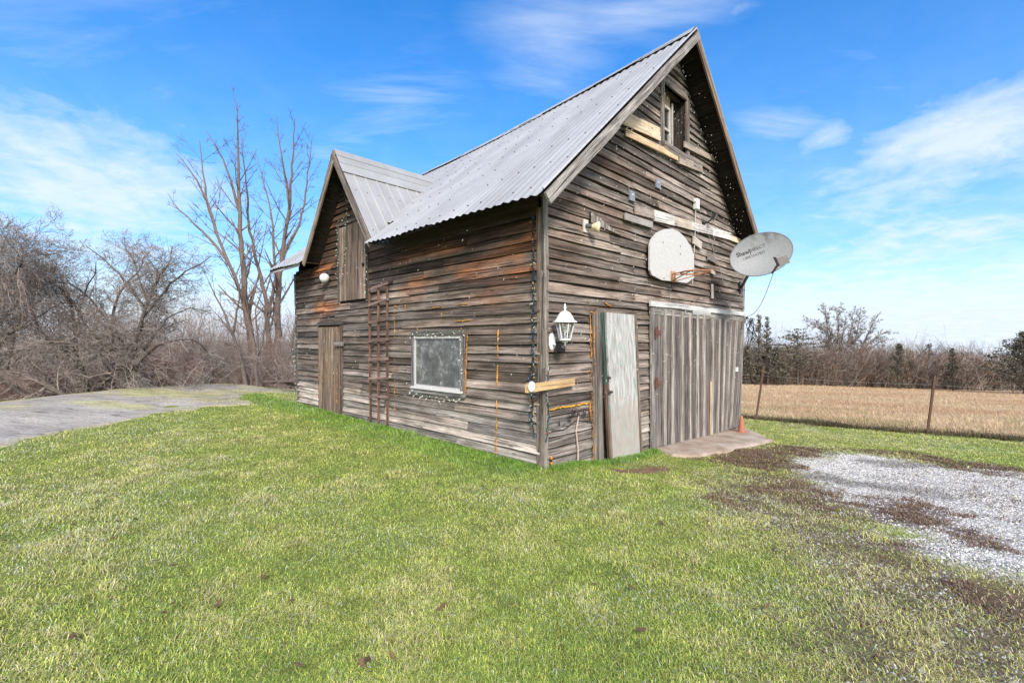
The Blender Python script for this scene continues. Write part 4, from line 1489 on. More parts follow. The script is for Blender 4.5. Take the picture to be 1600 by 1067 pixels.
for k in range(9):
    f = .08 + k * .085 + random.uniform(-.01, .01)
    if k in (5,): continue
    box(mb, p + (e - p) * f + ZV * random.uniform(-.005, .008) - V * .0105, U, ZV, V, .018, .03, .003, (.30, .30, .29))
bpart(mb, 'name_plate', M['lumber'], label='faded pale plate on the lintel')

# plank nailed across the corner
mb = MB()
board_px(mb, 'g', (820, 607), (895, 596.5), .095, .07, .035, (.56, .38, .20), jit=.002)
bpart(mb, 'corner_plank', M['lumber'], label='fresh orange plank nailed across the near corner')

# ================================================================== things fixed to the walls
# wall lantern
t_, z_ = g_tz(880, 533, .2)
base = gw(t_, z_, .02)
lamp = thing('wall_lantern', 'white coach lantern with a black motion sensor by the near corner', 'lantern', base)
LW = (.66, .66, .66)


def lpart(mb, name, mat, parent=None, smooth=False, root=None, loc=None):
    return mb.build(name, mat, parent or root, loc, smooth)


mb = MB()
lathe(mb, base + ZV * -.01, -V, [(.001, .0), (.06, .0), (.06, .012), (.045, .022), (.001, .024)], 16, LW, squash=1.9)
plate = lpart(mb, 'wall_plate', M['plain'], root=lamp, loc=base, smooth=False)
LC = gw(t_ + .035, z_, .20)
mb = MB()
tube(mb, [base - V * .02 + ZV * -.03, base - V * .10 + ZV * -.055, LC + ZV * -.06, LC + ZV * -.01], .014, 8, LW)
lpart(mb, 'arm', M['plain'], root=lamp, loc=base, smooth=True)
mb = MB()
lathe(mb, LC, ZV, [(.001, -.02), (.03, -.018), (.045, 0), (.072, .012), (.07, .03)], 6, LW)
b6 = [LC + ZV * .03 + .066 * (math.cos(k * math.pi / 3) * U + math.sin(k * math.pi / 3) * V) for k in range(6)]
t6 = [LC + ZV * .235 + .112 * (math.cos(k * math.pi / 3) * U + math.sin(k * math.pi / 3) * V) for k in range(6)]
for k in range(6):
    tube(mb, [b6[k], t6[k]], .008, 5, LW)
    tube(mb, [t6[k], t6[(k + 1) % 6]], .008, 5, LW)
lpart(mb, 'cage', M['plain'], root=lamp, loc=base)
mb = MB()
for k in range(6):
    a_, b_ = b6[k], b6[(k + 1) % 6]; c_, d_ = t6[(k + 1) % 6], t6[k]
    mb.add([a_, b_, c_, d_], [(0, 1, 2, 3)])
lpart(mb, 'pane', M['glass'], root=lamp, loc=base)
mb = MB()
lathe(mb, LC + ZV * .235, ZV, [(.145, -.012), (.148, 0), (.112, .02), (.095, .06), (.068, .10), (.03, .125), (.012, .13), (.012, .15), (.02, .165), (.012, .18), (.006, .215), (.001, .22)], 12, LW)
lpart(mb, 'cap', M['plain'], root=lamp, loc=base, smooth=True)
mb = MB()
tube(mb, [LC + ZV * .02, LC + ZV * .13], .017, 10, (.68, .67, .62))
lathe(mb, LC + ZV * .13, ZV, [(.012, 0), (.025, .03), (.022, .055), (.001, .085)], 10, (.75, .74, .7))
lpart(mb, 'candle', M['plain'], root=lamp, loc=base, smooth=True)
mb = MB()
box(mb, base - V * .13 + ZV * -.075 + U * .01, U, V, ZV, .085, .075, .105, (.015, .015, .016))
lathe(mb, base - V * .168 + ZV * -.075 + U * .01, -V, [(.034, 0), (.03, .014), (.018, .024), (.001, .027)], 10, (.04, .04, .045))
lpart(mb, 'motion_sensor', M['plain'], root=lamp, loc=base)

# thermometer disc
t_, z_ = g_tz(831, 604, .12)
p = gw(t_, z_, .108)
mb = MB(); lathe(mb, p, -V, [(.001, 0), (.062, 0), (.064, .012), (.056, .016)], 24, (.35, .35, .34)); lathe(mb, p, -V, [(.056, .014), (.001, .0145)], 24, (.78, .78, .76))
o = mb.build('outdoor_thermometer', M['plain'], None, p); tag(o, 'round white dial thermometer on the orange corner plank', 'thermometer')
mb = MB(); box(mb, p - V * .017 + U * .01 + ZV * .008, U + ZV * .8, V, ZV, .05, .003, .004, (.1, .02, .02))
mb.build('needle', M['plain'], o, p)

# basketball hoop
q_ = {}
t_, z_ = g_tz(1047, 400, .12)
HB = gw(t_, z_, .05)
hoop = thing('basketball_hoop', 'basketball hoop with white fan backboard and rusty rim over the doors', 'basketball hoop', HB)
outl = [(1013, 384), (1016, 374), (1024, 364), (1036, 358.5), (1048, 358), (1059, 363), (1069, 373), (1077, 386), (1082, 400), (1082, 434), (1071, 442.5), (1050, 440), (1032, 438), (1016, 430), (1013, 422)]
mb = MB()
prism(mb, [gw(*g_tz(px, py, .09), .09) for px, py in outl][::-1], -V, .03, (.50, .49, .475))
bb = mb.build('backboard', M['plain'], hoop, HB)
for px, py in ((1036, 379), (1063, 397), (1037.5, 435), (1063, 385)):
    mb = MB()
    lathe(mb, gw(*g_tz(px, py, .12), .1205), -V, [(.016, 0), (.001, .002)], 8, (.04, .035, .03))
    mb.build('bolt_hole', M['plain'], bb, HB)
RIMC = gw(*g_tz(1051, 429, .12), .12)
hub = RIMC
rust = (.33, .15, .075)
mb = MB()
rr_ = .225
rc_ = hub - V * (.16 + rr_)
ring = [rc_ + rr_ * (math.cos(a) * U + math.sin(a) * V) for a in np.linspace(0, 2 * math.pi, 41)]
tube(mb, ring, .014, 6, rust, cap=False)
for a in np.linspace(0, 2 * math.pi, 13)[:-1]:
    pz = rc_ + rr_ * (math.cos(a) * U + math.sin(a) * V)
    tube(mb, [pz, pz - ZV * .03 + U * .012], .005, 4, rust)
rim = mb.build('rim', M['rust'], hoop, HB, smooth=True)
mb = MB()
box(mb, hub - V * .012 - ZV * .04, U, ZV, V, .14, .18, .012, (.36, .19, .10))
tube(mb, [hub - V * .02 + U * .05, rc_ + V * rr_ * .55 + U * rr_ * .83], .010, 6, rust)
tube(mb, [hub - V * .02 - U * .05, rc_ + V * rr_ * .55 - U * rr_ * .83], .010, 6, rust)
tube(mb, [hub - V * .02 - ZV * .11 + U * .04, rc_ - V * rr_ * .1 + U * rr_ * .99], .008, 6, rust)
tube(mb, [hub - V * .02 - ZV * .11 - U * .04, rc_ - V * rr_ * .1 - U * rr_ * .99], .008, 6, rust)
tube(mb, [rc_ - V * rr_ * .1 + U * rr_ * .99, rc_ - V * rr_ * .1 - ZV * .05, rc_ - V * rr_ * .1 - U * rr_ * .99], .006, 6, rust)
mb.build('bracket', M['rust'], hoop, HB, smooth=True)

# bulb lamp on the gable
t_, z_ = g_tz(921, 352, .1)
p = gw(t_, z_, .035)
fl = thing('flood_bulb', 'old round bulb lamp beside a triangular patch on the gable', 'lamp', p)
mb = MB(); box(mb, p, U, ZV, V, .10, .17, .02, (.55, .52, .47)); mb.build('wall_plate', M['plain'], fl, p)
dr = unit(-V * 1.0 + U * .55 - ZV * .18)
mb = MB(); lathe(mb, p - V * .01, dr, [(.03, 0), (.034, .04), (.03, .08)], 12, (.10, .10, .10)); mb.build('socket', M['plain'], fl, p, True)
mb = MB(); lathe(mb, p + dr * .075, dr, [(.028, 0), (.04, .03), (.068, .075), (.075, .10), (.055, .115), (.001, .122)], 16, (.72, .62, .42)); mb.build('bulb', M['plain'], fl, p, True)

# white junction box with its hanging cord
t_, z_ = g_tz(1089, 319, .08)
p = gw(t_, z_, .04)
jb = thing('junction_box', 'small white box with a hanging pale cord above the hoop', 'junction box', p)
mb = MB(); box(mb, p - V * .03, U, ZV, V, .115, .19, .07, (.66, .65, .62)); box(mb, p - V * .066, U, ZV, V, .095, .17, .006, (.72, .71, .69)); mb.build('housing', M['plain'], jb, p)
mb = MB(); lathe(mb, p - V * .03 - U * .058 + ZV * .04, -U, [(.022, 0), (.022, .04), (.001, .042)], 8, (.6, .59, .56)); mb.build('gland', M['plain'], jb, p)
mb = MB()
pts = [p - V * .03 - ZV * .09 - U * .03, gw(*g_tz(1086, 370, .06), .06), gw(*g_tz(1083.5, 410, .06), .06), gw(*g_tz(1082, 444, .05), .05)]
tube(mb, pts, .006, 5, (.55, .53, .50)); mb.build('cord', M['cable'], jb, p)

# black security light
t_, z_ = g_tz(1102, 350, .08)
p = gw(t_, z_, .04)
se = thing('security_light', 'black square floodlight above the patch boards near the satellite dish', 'floodlight', p)
mb = MB(); box(mb, p, U, ZV, V, .09, .09, .03, (.02, .02, .02)); tube(mb, [p, p - V * .1 + ZV * .03, p - V * .15 + U * .06 + ZV * .10], .014, 6, (.02, .02, .02)); mb.build('bracket', M['plain'], se, p)
hc = p - V * .17 + U * .10 + ZV * .14
fa = unit(-V * .8 + U * .35 - ZV * .55); up_ = unit(np.cross(U, fa)); sx_ = np.cross(up_, fa)
mb = MB(); box(mb, hc, sx_, up_, fa, .20, .14, .06, (.03, .03, .032)); hd = mb.build('head', M['plain'], se, p)
mb = MB(); box(mb, hc + fa * .031, sx_, up_, fa, .17, .11, .004, (.35, .36, .37)); mb.build('lens', M['plain'], hd, p)
mb = MB()
pts = [p - ZV * .03, gw(*g_tz(1111, 375, .05), .05), gw(*g_tz(1118, 405, .05), .05), gw(*g_tz(1124, 416, .05), .05), gw(*g_tz(1132, 447, .05), .05)]
tube(mb, pts, .005, 5, (.40, .38, .36)); mb.build('cord', M['cable'], se, p)

# satellite dish
foot_t, foot_z = g_tz(1158, 449, .05)
FT = gw(foot_t - .02, foot_z, .045)
dish = thing('satellite_dish', 'grey oval satellite dish on an arm at the right corner of the barn', 'satellite dish', FT)
rd = ray(1189, 397)
DC = np.array([0, 0, EYE]) + rd * 8.55
# dish axes: the long axis runs up to the right in the picture, the dish looks left of the camera
look = unit(np.array([-.30, -1.0, .16]))
right_ = unit(np.cross(look, ZV)); right_ = right_ if right_[0] > 0 else -right_
upd = unit(np.cross(right_, look)); upd = upd if upd[2] > 0 else -upd
roll = math.radians(20)
ea = math.cos(roll) * right_ + math.sin(roll) * upd
eb = -math.sin(roll) * right_ + math.cos(roll) * upd
RA, RB, DEP = .53, .385, .075


def dish_pt(r, a, off=0.0):
    return DC + ea * RA * r * math.cos(a) + eb * RB * r * math.sin(a) - look * DEP * (1 - r * r) + look * off


mb = MB()
NR, NA = 10, 48
vv = [dish_pt(0, 0)] + [dish_pt((i + 1) / NR, 2 * math.pi * j / NA) for i in range(NR) for j in range(NA)]
fcs = [(0, 1 + j, 1 + (j + 1) % NA) for j in range(NA)]
for i in range(NR - 1):
    for j in range(NA):
        a_ = 1 + i * NA + j; b_ = 1 + i * NA + (j + 1) % NA
        fcs.append((a_, a_ + NA, b_ + NA, b_))
n0 = len(vv)
vv2 = [x - look * .012 for x in vv]
f2 = [tuple(n0 + k for k in f[::-1]) for f in fcs]
# dirt streaks from the upper right rim
def dish_col(p):
    a_ = (p - DC) @ ea / RA; b_ = (p - DC) @ eb / RB
    g = .225
    st = float(sstep(.45, .7, vnoise(a_ * 14, b_ * 2.2, 101))) * float(sstep(.1, .9, b_)) * float(sstep(-.5, .4, a_))
    return np.array([g * .95, g * 1.0, g * 1.06]) * (1 - .5 * st)
mb.add(np.array(vv + vv2), fcs + f2, np.array([dish_col(x) for x in vv] * 2))
refl = mb.build('reflector', M['plain'], dish, FT, smooth=True)
mb = MB(); tube(mb, [dish_pt(1.0, a) - look * .006 for a in np.linspace(0, 2 * math.pi, 49)], .011, 6, (.16, .17, .18), cap=False); mb.build('rim', M['plain'], dish, FT, smooth=True)


def lettering(text, centre, ex, ey, nrm, size, bold, colr, parent, loc, ah=0.0):
    cu = bpy.data.curves.new('lettering', 'FONT')
    cu.body = text; cu.size = 1.0; cu.align_x = 'CENTER'; cu.align_y = 'CENTER'
    cu.offset = bold
    cu.resolution_u = 2
    ob = bpy.data.objects.new('lettering_source', cu)
    COL.objects.link(ob)
    dg = bpy.context.evaluated_depsgraph_get(); dg.update()
    me0 = bpy.data.meshes.new_from_object(ob.evaluated_get(dg))
    v = np.array([x.co[:] for x in me0.vertices])
    fc_ = [tuple(p_.vertices) for p_ in me0.polygons]
    bpy.data.objects.remove(ob); bpy.data.curves.remove(cu); bpy.data.meshes.remove(me0)
    P3 = centre + v[:, :1] * size * ex + v[:, 1:2] * size * ey
    out = []
    for p_ in P3:                        # wrap on the bowl of the dish
        a_ = (p_ - DC) @ ea / RA; b_ = (p_ - DC) @ eb / RB
        r2 = min(1, a_ * a_ + b_ * b_)
        out.append(DC + ea * RA * a_ + eb * RB * b_ - look * DEP * (1 - r2) + look * .003)
    mb = MB(); mb.add(np.array(out), fc_, colr)
    return mb.build('lettering', M['plain'], parent, loc)


lettering('Shaw)', DC - ea * .245 + eb * .135, ea, eb, look, .11, .026, (.02, .02, .022), refl, FT)
lettering('DIRECT', DC - ea * .0 + eb * .14, ea, eb, look, .085, .006, (.05, .05, .055), refl, FT)
lettering('1.888.554.7827', DC - ea * .10 + eb * .035, ea, eb, look, .066, .008, (.05, .05, .055), refl, FT)
LNB = np.array([0, 0, EYE]) + ray(1220, 406) * 7.95
low = dish_pt(1.0, -math.pi / 2 + .12) - look * .03
mb = MB()
tube(mb, [DC - look * .14, low - look * .03, low + (LNB - low) * .5, LNB - ZV * .04], [.024, .024, .023, .021], 8, (.15, .13, .13)); mb.build('feed_arm', M['plain'], dish, FT, smooth=True)
ax_ = unit(DC - LNB)
mb = MB()
box(mb, LNB - ax_ * .02, ea, eb, ax_, .16, .15, .11, (.12, .11, .105)); box(mb, LNB - ax_ * .02 + eb * .079, ea, eb, ax_, .15, .012, .10, (.25, .25, .25))
lathe(mb, LNB + ax_ * .03 - ea * .02, ax_, [(.026, 0), (.03, .03), (.036, .06), (.001, .062)], 14, (.03, .05, .05)); mb.build('feed_horn', M['plain'], dish, FT)
mb = MB()
tube(mb, [FT - V * .02, FT + (DC - look * .2 - FT) * .5, DC - look * .2 - ZV * .02, DC - look * .14], [.031, .031, .031, .031], 10, (.11, .12, .125)); mb.build('mast', M['metal'], dish, FT, smooth=True)
mb = MB()
box(mb, DC - look * .115, ea, eb, look, .20, .18, .05, (.2, .2, .2)); mb.build('bracket', M['metal'], dish, FT)
mb = MB()
prism(mb, [FT + U * x_ + ZV * y_ for x_, y_ in ((-.10, .12), (-.02, .12), (.06, .02), (.07, -.10), (-.06, -.14), (-.11, -.02))], -V, .025, (.05, .05, .05)); mb.build('foot_plate', M['metal'], dish, FT)
mb = MB()
k0 = low + (LNB - low) * .15
pts = [LNB - ZV * .06, LNB - ZV * .14 + ea * .05, LNB - ZV * .09 + ea * .08, LNB - ZV * .05 + ea * .01]
tube(mb, pts, .004, 5, (.5, .5, .5))
tt = np.linspace(0, 1, 9)
e_ = gw(W_TOP + .02, 2.05, .03)
pts = [k0 + (e_ - k0) * x - ZV * .28 * math.sin(x * math.pi) * (1 - .3 * x) for x in tt]
tube(mb, pts, .005, 5, (.12, .12, .12)); mb.build('cable', M['cable'], dish, FT)

# coil of loose cable at the right corner
p = gw(W_TOP - .02, 2.0, .06)
mb = MB()
for k in range(9):
    ph = random.uniform(0, 6)
    wx = random.uniform(.05, .17); hz = random.uniform(.30, .62)
    cpt = gw(W_TOP + .10 + random.uniform(-.02, .04), 2.0 - hz / 2, .10 + random.uniform(-.04, .05))
    pts = [cpt + U * (wx * math.cos(a)) - V * .05 * math.sin(a * 2 + ph) + ZV * (hz / 2 * math.sin(a) * (1 + .15 * math.sin(3 * a + ph))) for a in np.linspace(0, 2 * math.pi, 25)]
    tube(mb, pts, .0055, 4, (.03, .03, .033), cap=False)
o = mb.build('cable_coil', M['cable'], None, p); tag(o, 'tangled coil of black cable hanging on the right barn corner', 'cable')
mb = MB(); lathe(mb, gw(W_TOP - .06, 2.03, .04), -V, [(.03, 0), (.03, .05), (.001, .06)], 8, (.03, .03, .03)); mb.build('hook', M['plain'], o, p)

# rose trellis against the side wall
b0 = s_sz(592, 660, .06)
TB = sw(b0[0], .06, .06)
tr = thing('trellis', 'rusty brown ladder trellis leaning upright on the side wall', 'trellis', TB)
stc = (.20, .105, .08)
for xt, yt, xb, yb in ((578, 451, 580, 655), (592, 447, 592.5, 659), (606, 441, 606.5, 663)):
    a = sw(*s_sz(xt, yt, .07), .07); b_ = sw(*s_sz(xb, yb, .075), .075)
    mb = MB(); plank(mb, b_, a - b_, V, -U, np.linalg.norm(a - b_), -.019, .019, .026, .026, stc, jit=.002); mb.build('upright', M['wood'], tr, TB)
for (yl, yr) in ((453, 442), (477, 467.5), (504, 498), (534, 530), (562, 560.5), (591.5, 590.5), (619.6, 620.8)):
    a = sw(*s_sz(577, yl, .095), .095); b_ = sw(*s_sz(607, yr, .095), .095)
    v_ = random.uniform(.9, 1.5)
    mb = MB(); plank(mb, a, b_ - a, ZV, -U, np.linalg.norm(b_ - a), -.022, .022, .022, .022, (.19 * v_, .125 * v_, .11 * v_), jit=.002); mb.build('rung', M['wood'], tr, TB)

# globe lamp on the side wall
s_, z_ = s_sz(507, 434, .12)
p = sw(s_, z_ + .12, .03)
gl = thing('globe_lamp', 'white round globe lamp on the side wall below the small gable', 'lamp', p)
mb = MB(); box(mb, p, V, ZV, U, .10, .10, .03, (.06, .06, .06)); tube(mb, [p, p - U * .08, p - U * .09 - ZV * .05], .02, 8, (.05, .05, .05)); mb.build('bracket', M['plain'], gl, p)
mb = MB(); lathe(mb, p - U * .09 - ZV * .20, ZV, [(.001, -.02), (.05, -.012), (.085, .03), (.098, .08), (.085, .125), (.05, .155), (.03, .16)], 18, (.66, .66, .65)); mb.build('globe', M['plain'], gl, p, True)


# ---- strings of fairy lights
def light_string(name, label, paths, cols, step=.085, wire=(.02, .05, .035), drop=0.0, jit=.02, group='strings of fairy lights on the barn', br=.0065):
    allp = np.concatenate([np.asarray(pp) for pp in paths])
    p = allp[0]
    root = thing(name, label, 'string lights', p, group)
    mbw = MB()
    spots = []
    for pp in paths:
        pp = np.asarray(pp, float)
        le = np.concatenate([[0], np.cumsum(np.linalg.norm(np.diff(pp, axis=0), axis=1))])
        n = max(3, int(le[-1] / (step * .5)))
        x = np.linspace(0, le[-1], n)
        pts = np.stack([np.interp(x, le, pp[:, k]) for k in range(3)], 1) + (RNG.random((n, 3)) - .5) * jit
        tube(mbw, pts, .0065, 4, wire, cap=False)
        for i in range(0, n, 2):
            q = pts[i]
            if drop and i % 4 == 0:
                dl = drop * random.uniform(.4, 1.2)
                tube(mbw, [q, q - ZV * dl], .003, 4, wire, cap=False)
                q = q - ZV * dl
            spots.append(q)
    random.shuffle(spots)
    mbw.build('wire', M['cable'], root, p)
    protos = {}
    for q in spots[:100]:
        dirb = unit(np.array([random.uniform(-1, 1), random.uniform(-1, 0), random.uniform(-1.2, .6)]))
        ci = random.randrange(len(cols))
        if ci not in protos:
            mb = MB(); lathe(mb, np.zeros(3), ZV, [(.003, 0), (br, .010), (br * .85, .022), (.001, .042)], 6, cols[ci])
            b_ = mb.build('bulb', M['plain'], root)
            protos[ci] = b_
        else:
            b_ = protos[ci].copy(); COL.objects.link(b_)
        b_.location = tuple(q - p)
        b_.rotation_euler = Vector(dirb).to_track_quat('Z', 'Y').to_euler()
    return root


CLEAR = [(.62, .62, .58), (.55, .56, .55), (.7, .68, .6)]
MULTI = [(.04, .16, .13), (.30, .08, .05), (.05, .09, .22), (.40, .28, .07), (.40, .40, .36)]
MIX = CLEAR + MULTI[:2]
light_string('fairy_lights', 'multicoloured fairy lights bundled down the near corner', [[sw(.10, 3.0, .06), sw(.09, 2.0, .06), sw(.10, 1.1, .06), sw(.12, .45, .07)],
             [sw(.13, 3.0, .05), sw(.12, 1.6, .05), sw(.14, .7, .06), sw(.10, .35, .05)], [sw(.10, 1.25, .09), sw(.2, .95, .06), sw(.08, .75, .09), sw(.18, .6, .05), sw(.07, .45, .08)],
             [gw(.02, 1.2, .08), gw(-.02, .9, .08), gw(.05, .6, .06), gw(.0, .3, .06)]], MULTI, .06, (.012, .035, .04), jit=.03)
a0, a1, z0, z1 = SWIN
light_string('fairy_lights', 'clear icicle lights framing the square side window', [[sw(a1 + .07, z1 + .05, .08), sw((a0 + a1) / 2, z1 + .02, .09), sw(a0 - .05, z1 + .06, .08)],
             [sw(a1 + .06, z0 - .07, .09), sw((a0 + a1) / 2 + .1, z0 - .13, .08), sw((a0 + a1) / 2 - .2, z0 - .11, .08), sw(a0 - .04, z0 - .10, .08)],
             [sw(a0 - .01, z1, .08), sw(a0 - .015, z0, .08)]], CLEAR, .07, (.10, .13, .11), drop=.05)
light_string('fairy_lights', 'clear fairy lights hanging in a strand from the small gable peak', [[sw(DS, DZ - .25, .25), sw(4.83, 4.2, .06), sw(4.9, 3.4, .06), sw(5.0, 2.9, .06), sw(5.05, 2.6, .07)],
             [sw(DS - .02, DZ - .2, .3), sw(4.5, 4.5, .3), sw(4.15, 4.0, .3), sw(3.75, 3.5, .3)], [sw(4.85, 4.2, .08), sw(4.5, 4.15, .08), sw(4.3, 4.02, .1)]], MIX, .07)
a0, a1, z0, z1 = LOFT
light_string('fairy_lights', 'dark green fairy lights around the loft door', [[sw(a0 - .06, z0 + .1, .06), sw(a0 - .05, z1 - .1, .06), sw(a0 - .08, z1 + .1, .08)], [sw(a0 - .05, z1 + .13, .07), sw(a1, z1 + .1, .07)],
             [sw(a1 + .05, z1, .06), sw(a1 + .04, z1 - .6, .06), sw(a1 + .05, z0 + .4, .06)]], MIX, .06)
light_string('fairy_lights', 'thin fairy lights on the far rear corner of the side wall', [[sw(7.33, 2.9, .05), sw(7.3, 1.6, .06), sw(7.32, .3, .06)], [sw(7.3, 1.3, .12), sw(7.36, 1.1, .1), sw(7.3, .95, .12)]], CLEAR, .1, (.05, .06, .05))

# dead wreath twigs and wires on the lower gable
p = gw(.62, .42, .06)
mb = MB()
for k in range(26):
    t_ = random.uniform(.2, 1.0); z_ = .48 + .10 * math.sin((t_ - .2) / .8 * math.pi) + random.uniform(-.05, .05)
    d_ = unit(U * random.uniform(-1, 1) + ZV * random.uniform(-.4, 1.2)); ln = random.uniform(.05, .14)
    q = gw(t_, z_ - .05, .045)
    tube(mb, [q, q + d_ * ln * .6 - V * .02, q + d_ * ln + U * random.uniform(-.03, .03)], [.005, .004, .002], 4, (.04, .032, .03))
tube(mb, [gw(.12, .42, .04), gw(.35, .40, .045), gw(.6, .48, .045), gw(.85, .45, .045), gw(1.02, .40, .04)], .006, 5, (.05, .04, .035))
o = mb.build('dead_garland', M['twig'], None, p); tag(o, 'dark dead garland hanging low on the gable left of the white door', 'garland')
p = gw(.62, -.14, .06)
mb = MB()
tube(mb, [gw(.66, .55, .05), gw(.60, .35, .05), gw(.63, .1, .06), gw(.60, -.12, .08)], .011, 6, (.42, .33, .28))
o = mb.build('hose_pipe', M['plain'], None, p); tag(o, 'pale pink hose running down the wall below the garland', 'hose')
mb = MB(); lathe(mb, gw(.66, .55, .05), ZV, [(.016, -.02), (.016, .03), (.001, .035)], 8, (.12, .10, .10)); mb.build('fitting', M['metal'], o, p)

# concrete apron
mb = MB()
pts = [gw(2.70, 0, .03)] + [np.append(g_hit(*p_), 0) for p_ in ((1030, 706), (1052, 713), (1086, 716), (1140, 707), (1207, 690), (1188, 682))] + [gw(6.8, 0, .03)]
pts = [np.array([q[0], q[1], float(ground_z(q[0], q[1])) + .045]) for q in pts]
n = len(pts)
cen = np.mean(pts, 0)
dense = []
for i in range(n):
    for f in np.linspace(0, 1, 9)[:-1]:
        q = pts[i] + (pts[(i + 1) % n] - pts[i]) * f
        if i not in (n - 1,):
            q = q + unit(q - cen) * (fbm(np.array([q[0]]), np.array([q[1]]), 3.5, 7)[0] - .5) * .13 * np.array([1, 1, 0])
        dense.append(q)
nn = len(dense)
rings = []
for f, dz in ((1.03, -.16), (1.0, -.012), (.97, .0), (.7, .004), (.35, .006)):
    rings += [np.array([*(cen + (q - cen) * f)[:2], 0]) + ZV * (cen + (q - cen) * f)[2] + ZV * dz for q in dense]
vv = np.array(rings + [cen + ZV * .006])
fcs = [(r * nn + i, r * nn + (i + 1) % nn, (r + 1) * nn + (i + 1) % nn, (r + 1) * nn + i) for r in range(4) for i in range(nn)]
fcs += [(4 * nn + i, 4 * nn + (i + 1) % nn, 5 * nn) for i in range(nn)]
mb.add(vv, fcs)
SLAB_POLY = [tuple(q[:2]) for q in dense]
o = mb.build('pavement', M['concrete'], None, cen, smooth=True); tag(o, 'cracked tan concrete apron in front of the big doors', 'pavement', kind='structure')

# traffic cone
cp = g_hit(1158.5, 678)
cp3 = np.array([cp[0], cp[1], float(ground_z(*cp)) + .03])
cone = thing('traffic_cone', 'small faded orange traffic cone at the right end of the apron', 'traffic cone', cp3)
mb = MB(); lathe(mb, cp3, ZV, [(.075, .02), (.066, .07), (.037, .28), (.023, .345), (.018, .347)], 20, (.34, .135, .085)); mb.build('body', M['plain'], cone, cp3, True)
mb = MB(); box(mb, cp3 + ZV * .01, np.array([1, .4, 0]), np.array([-.4, 1, 0]), ZV, .21, .21, .025, (.38, .15, .09)); mb.build('base', M['plain'], cone, cp3)

# ================================================================== fence
fo = np.array([*FENCE_A, float(ground_z(*FENCE_A))])
fence = thing('wire_fence', 'thin wire fence on leaning rusty steel posts along the meadow', 'fence', fo)


def fence_pt(px, d=0.0):
    """point of the fence line seen in column px"""
    k = (px - CX) / F
    # solve A + t*FD on the column
    t_ = (k * FENCE_A[1] - FENCE_A[0]) / (FD[0] - k * FD[1])
    return FENCE_A + FD * t_, t_


tops = []
for px_b, px_t, h in ((1448, 1460, 1.36), (1180, 1192.5, 1.40)):
    g_, t_ = fence_pt(px_b)
    z_ = float(ground_z(*g_))
    bz = np.array([g_[0], g_[1], z_ - .1])
    lean = np.array([(px_t - px_b) / F * g_[1], 0, h])
    mb = MB()
    # T-post: flange and web with studs
    axp = unit(lean)
    plank(mb, bz, axp, np.array([1.0, 0, 0]), np.array([0, -1.0, 0]), np.linalg.norm(lean) + .1, -.027, .027, .008, .008, (.10, .055, .042), jit=.002)
    plank(mb, bz + np.array([0, .0, 0]), axp, np.array([0, 1.0, 0]), np.array([1.0, 0, 0]), np.linalg.norm(lean) + .1, 0, .045, .008, .008, (.09, .05, .04), jit=.002)
    for k in range(14):
        box(mb, bz + axp * (.25 + k * .085) - np.array([0, .012, 0]), np.array([1.0, 0, 0]), axp, np.array([0, 1.0, 0]), .022, .02, .012, (.11, .06, .045))
    mb.build('post', M['rust'], fence, fo)
    tops.append((t_, bz + axp * .1, axp, h))
# posts out of the picture carry the wire on
(tA, bA, axA, hA), (tB, bB, axB, hB) = tops
stepv = bB - bA
for hw in (1.17, .95, .72, .50, .30):
    a = bA + axA * hw; b_ = bB + axB * hw
    c_ = np.array([*(FENCE_A - FD * 4.2), 0]); c_[2] = ground_z(c_[0], c_[1]) + hw * .97
    d_ = np.array([*(FENCE_B + FD * 4.2), 0]); d_[2] = ground_z(d_[0], d_[1]) + hw
    mb = MB()
    pts = []
    for q0_, q1_ in ((c_, a), (a, b_), (b_, d_)):
        for x in np.linspace(0, 1, 9)[:-1]:
            pts.append(q0_ + (q1_ - q0_) * x - ZV * .035 * math.sin(x * math.pi))
    pts.append(d_)
    tube(mb, pts, .0024 if hw > 1 else .0015, 4, (.36, .34, .34), cap=False)
    mb.build('wire', M['metal'], fence, fo)

# ================================================================== vegetation
def blades(pos, h, wd, lean_az, lean, col, tipcol=None, five=True):
    """numpy arrays -> grass blades (5 vertices each)"""
    n = len(pos)
    side = np.stack([np.cos(lean_az + 1.57), np.sin(lean_az + 1.57), np.zeros(n)], 1) * (wd * .5)[:, None]
    fw = np.stack([np.cos(lean_az), np.sin(lean_az), np.zeros(n)], 1)
    mid = pos + fw * (h * lean * .35)[:, None] + ZV * (h * .6)[:, None]
    tip = pos + fw * (h * lean)[:, None] + ZV * (h * np.sqrt(np.maximum(.05, 1 - .45 * lean ** 2)))[:, None]
    v = np.stack([pos - side, pos + side, mid - side * .8, mid + side * .8, tip], 1)
    tc2 = col if tipcol is None else tipcol
    c = np.stack([col * .8, col * .8, col, col, tc2], 1)
    i = np.arange(n)[:, None] * 5
    quad = i + np.array([0, 1, 3, 2]); tri = i + np.array([2, 3, 4])
    return v.reshape(-1, 3), quad, tri, c.reshape(-1, 3)


def blade_obj(name, sets, mat, label, cat):
    mb = MB()
    for v, quad, tri, c in sets:
        b0_ = mb.n
        mb.V.append(v); mb.C.append(c)
        mb.F.append(quad + b0_); mb.UV.append(np.zeros((len(quad), 4, 2))); mb.M.append(np.zeros(len(quad), np.int32))
        mb.F.append(tri + b0_); mb.UV.append(np.zeros((len(tri), 3, 2))); mb.M.append(np.zeros(len(tri), np.int32))
        mb.n += len(v)
    o = mb.build(name, mat)
    tag(o, label, cat, kind='stuff')
    return o


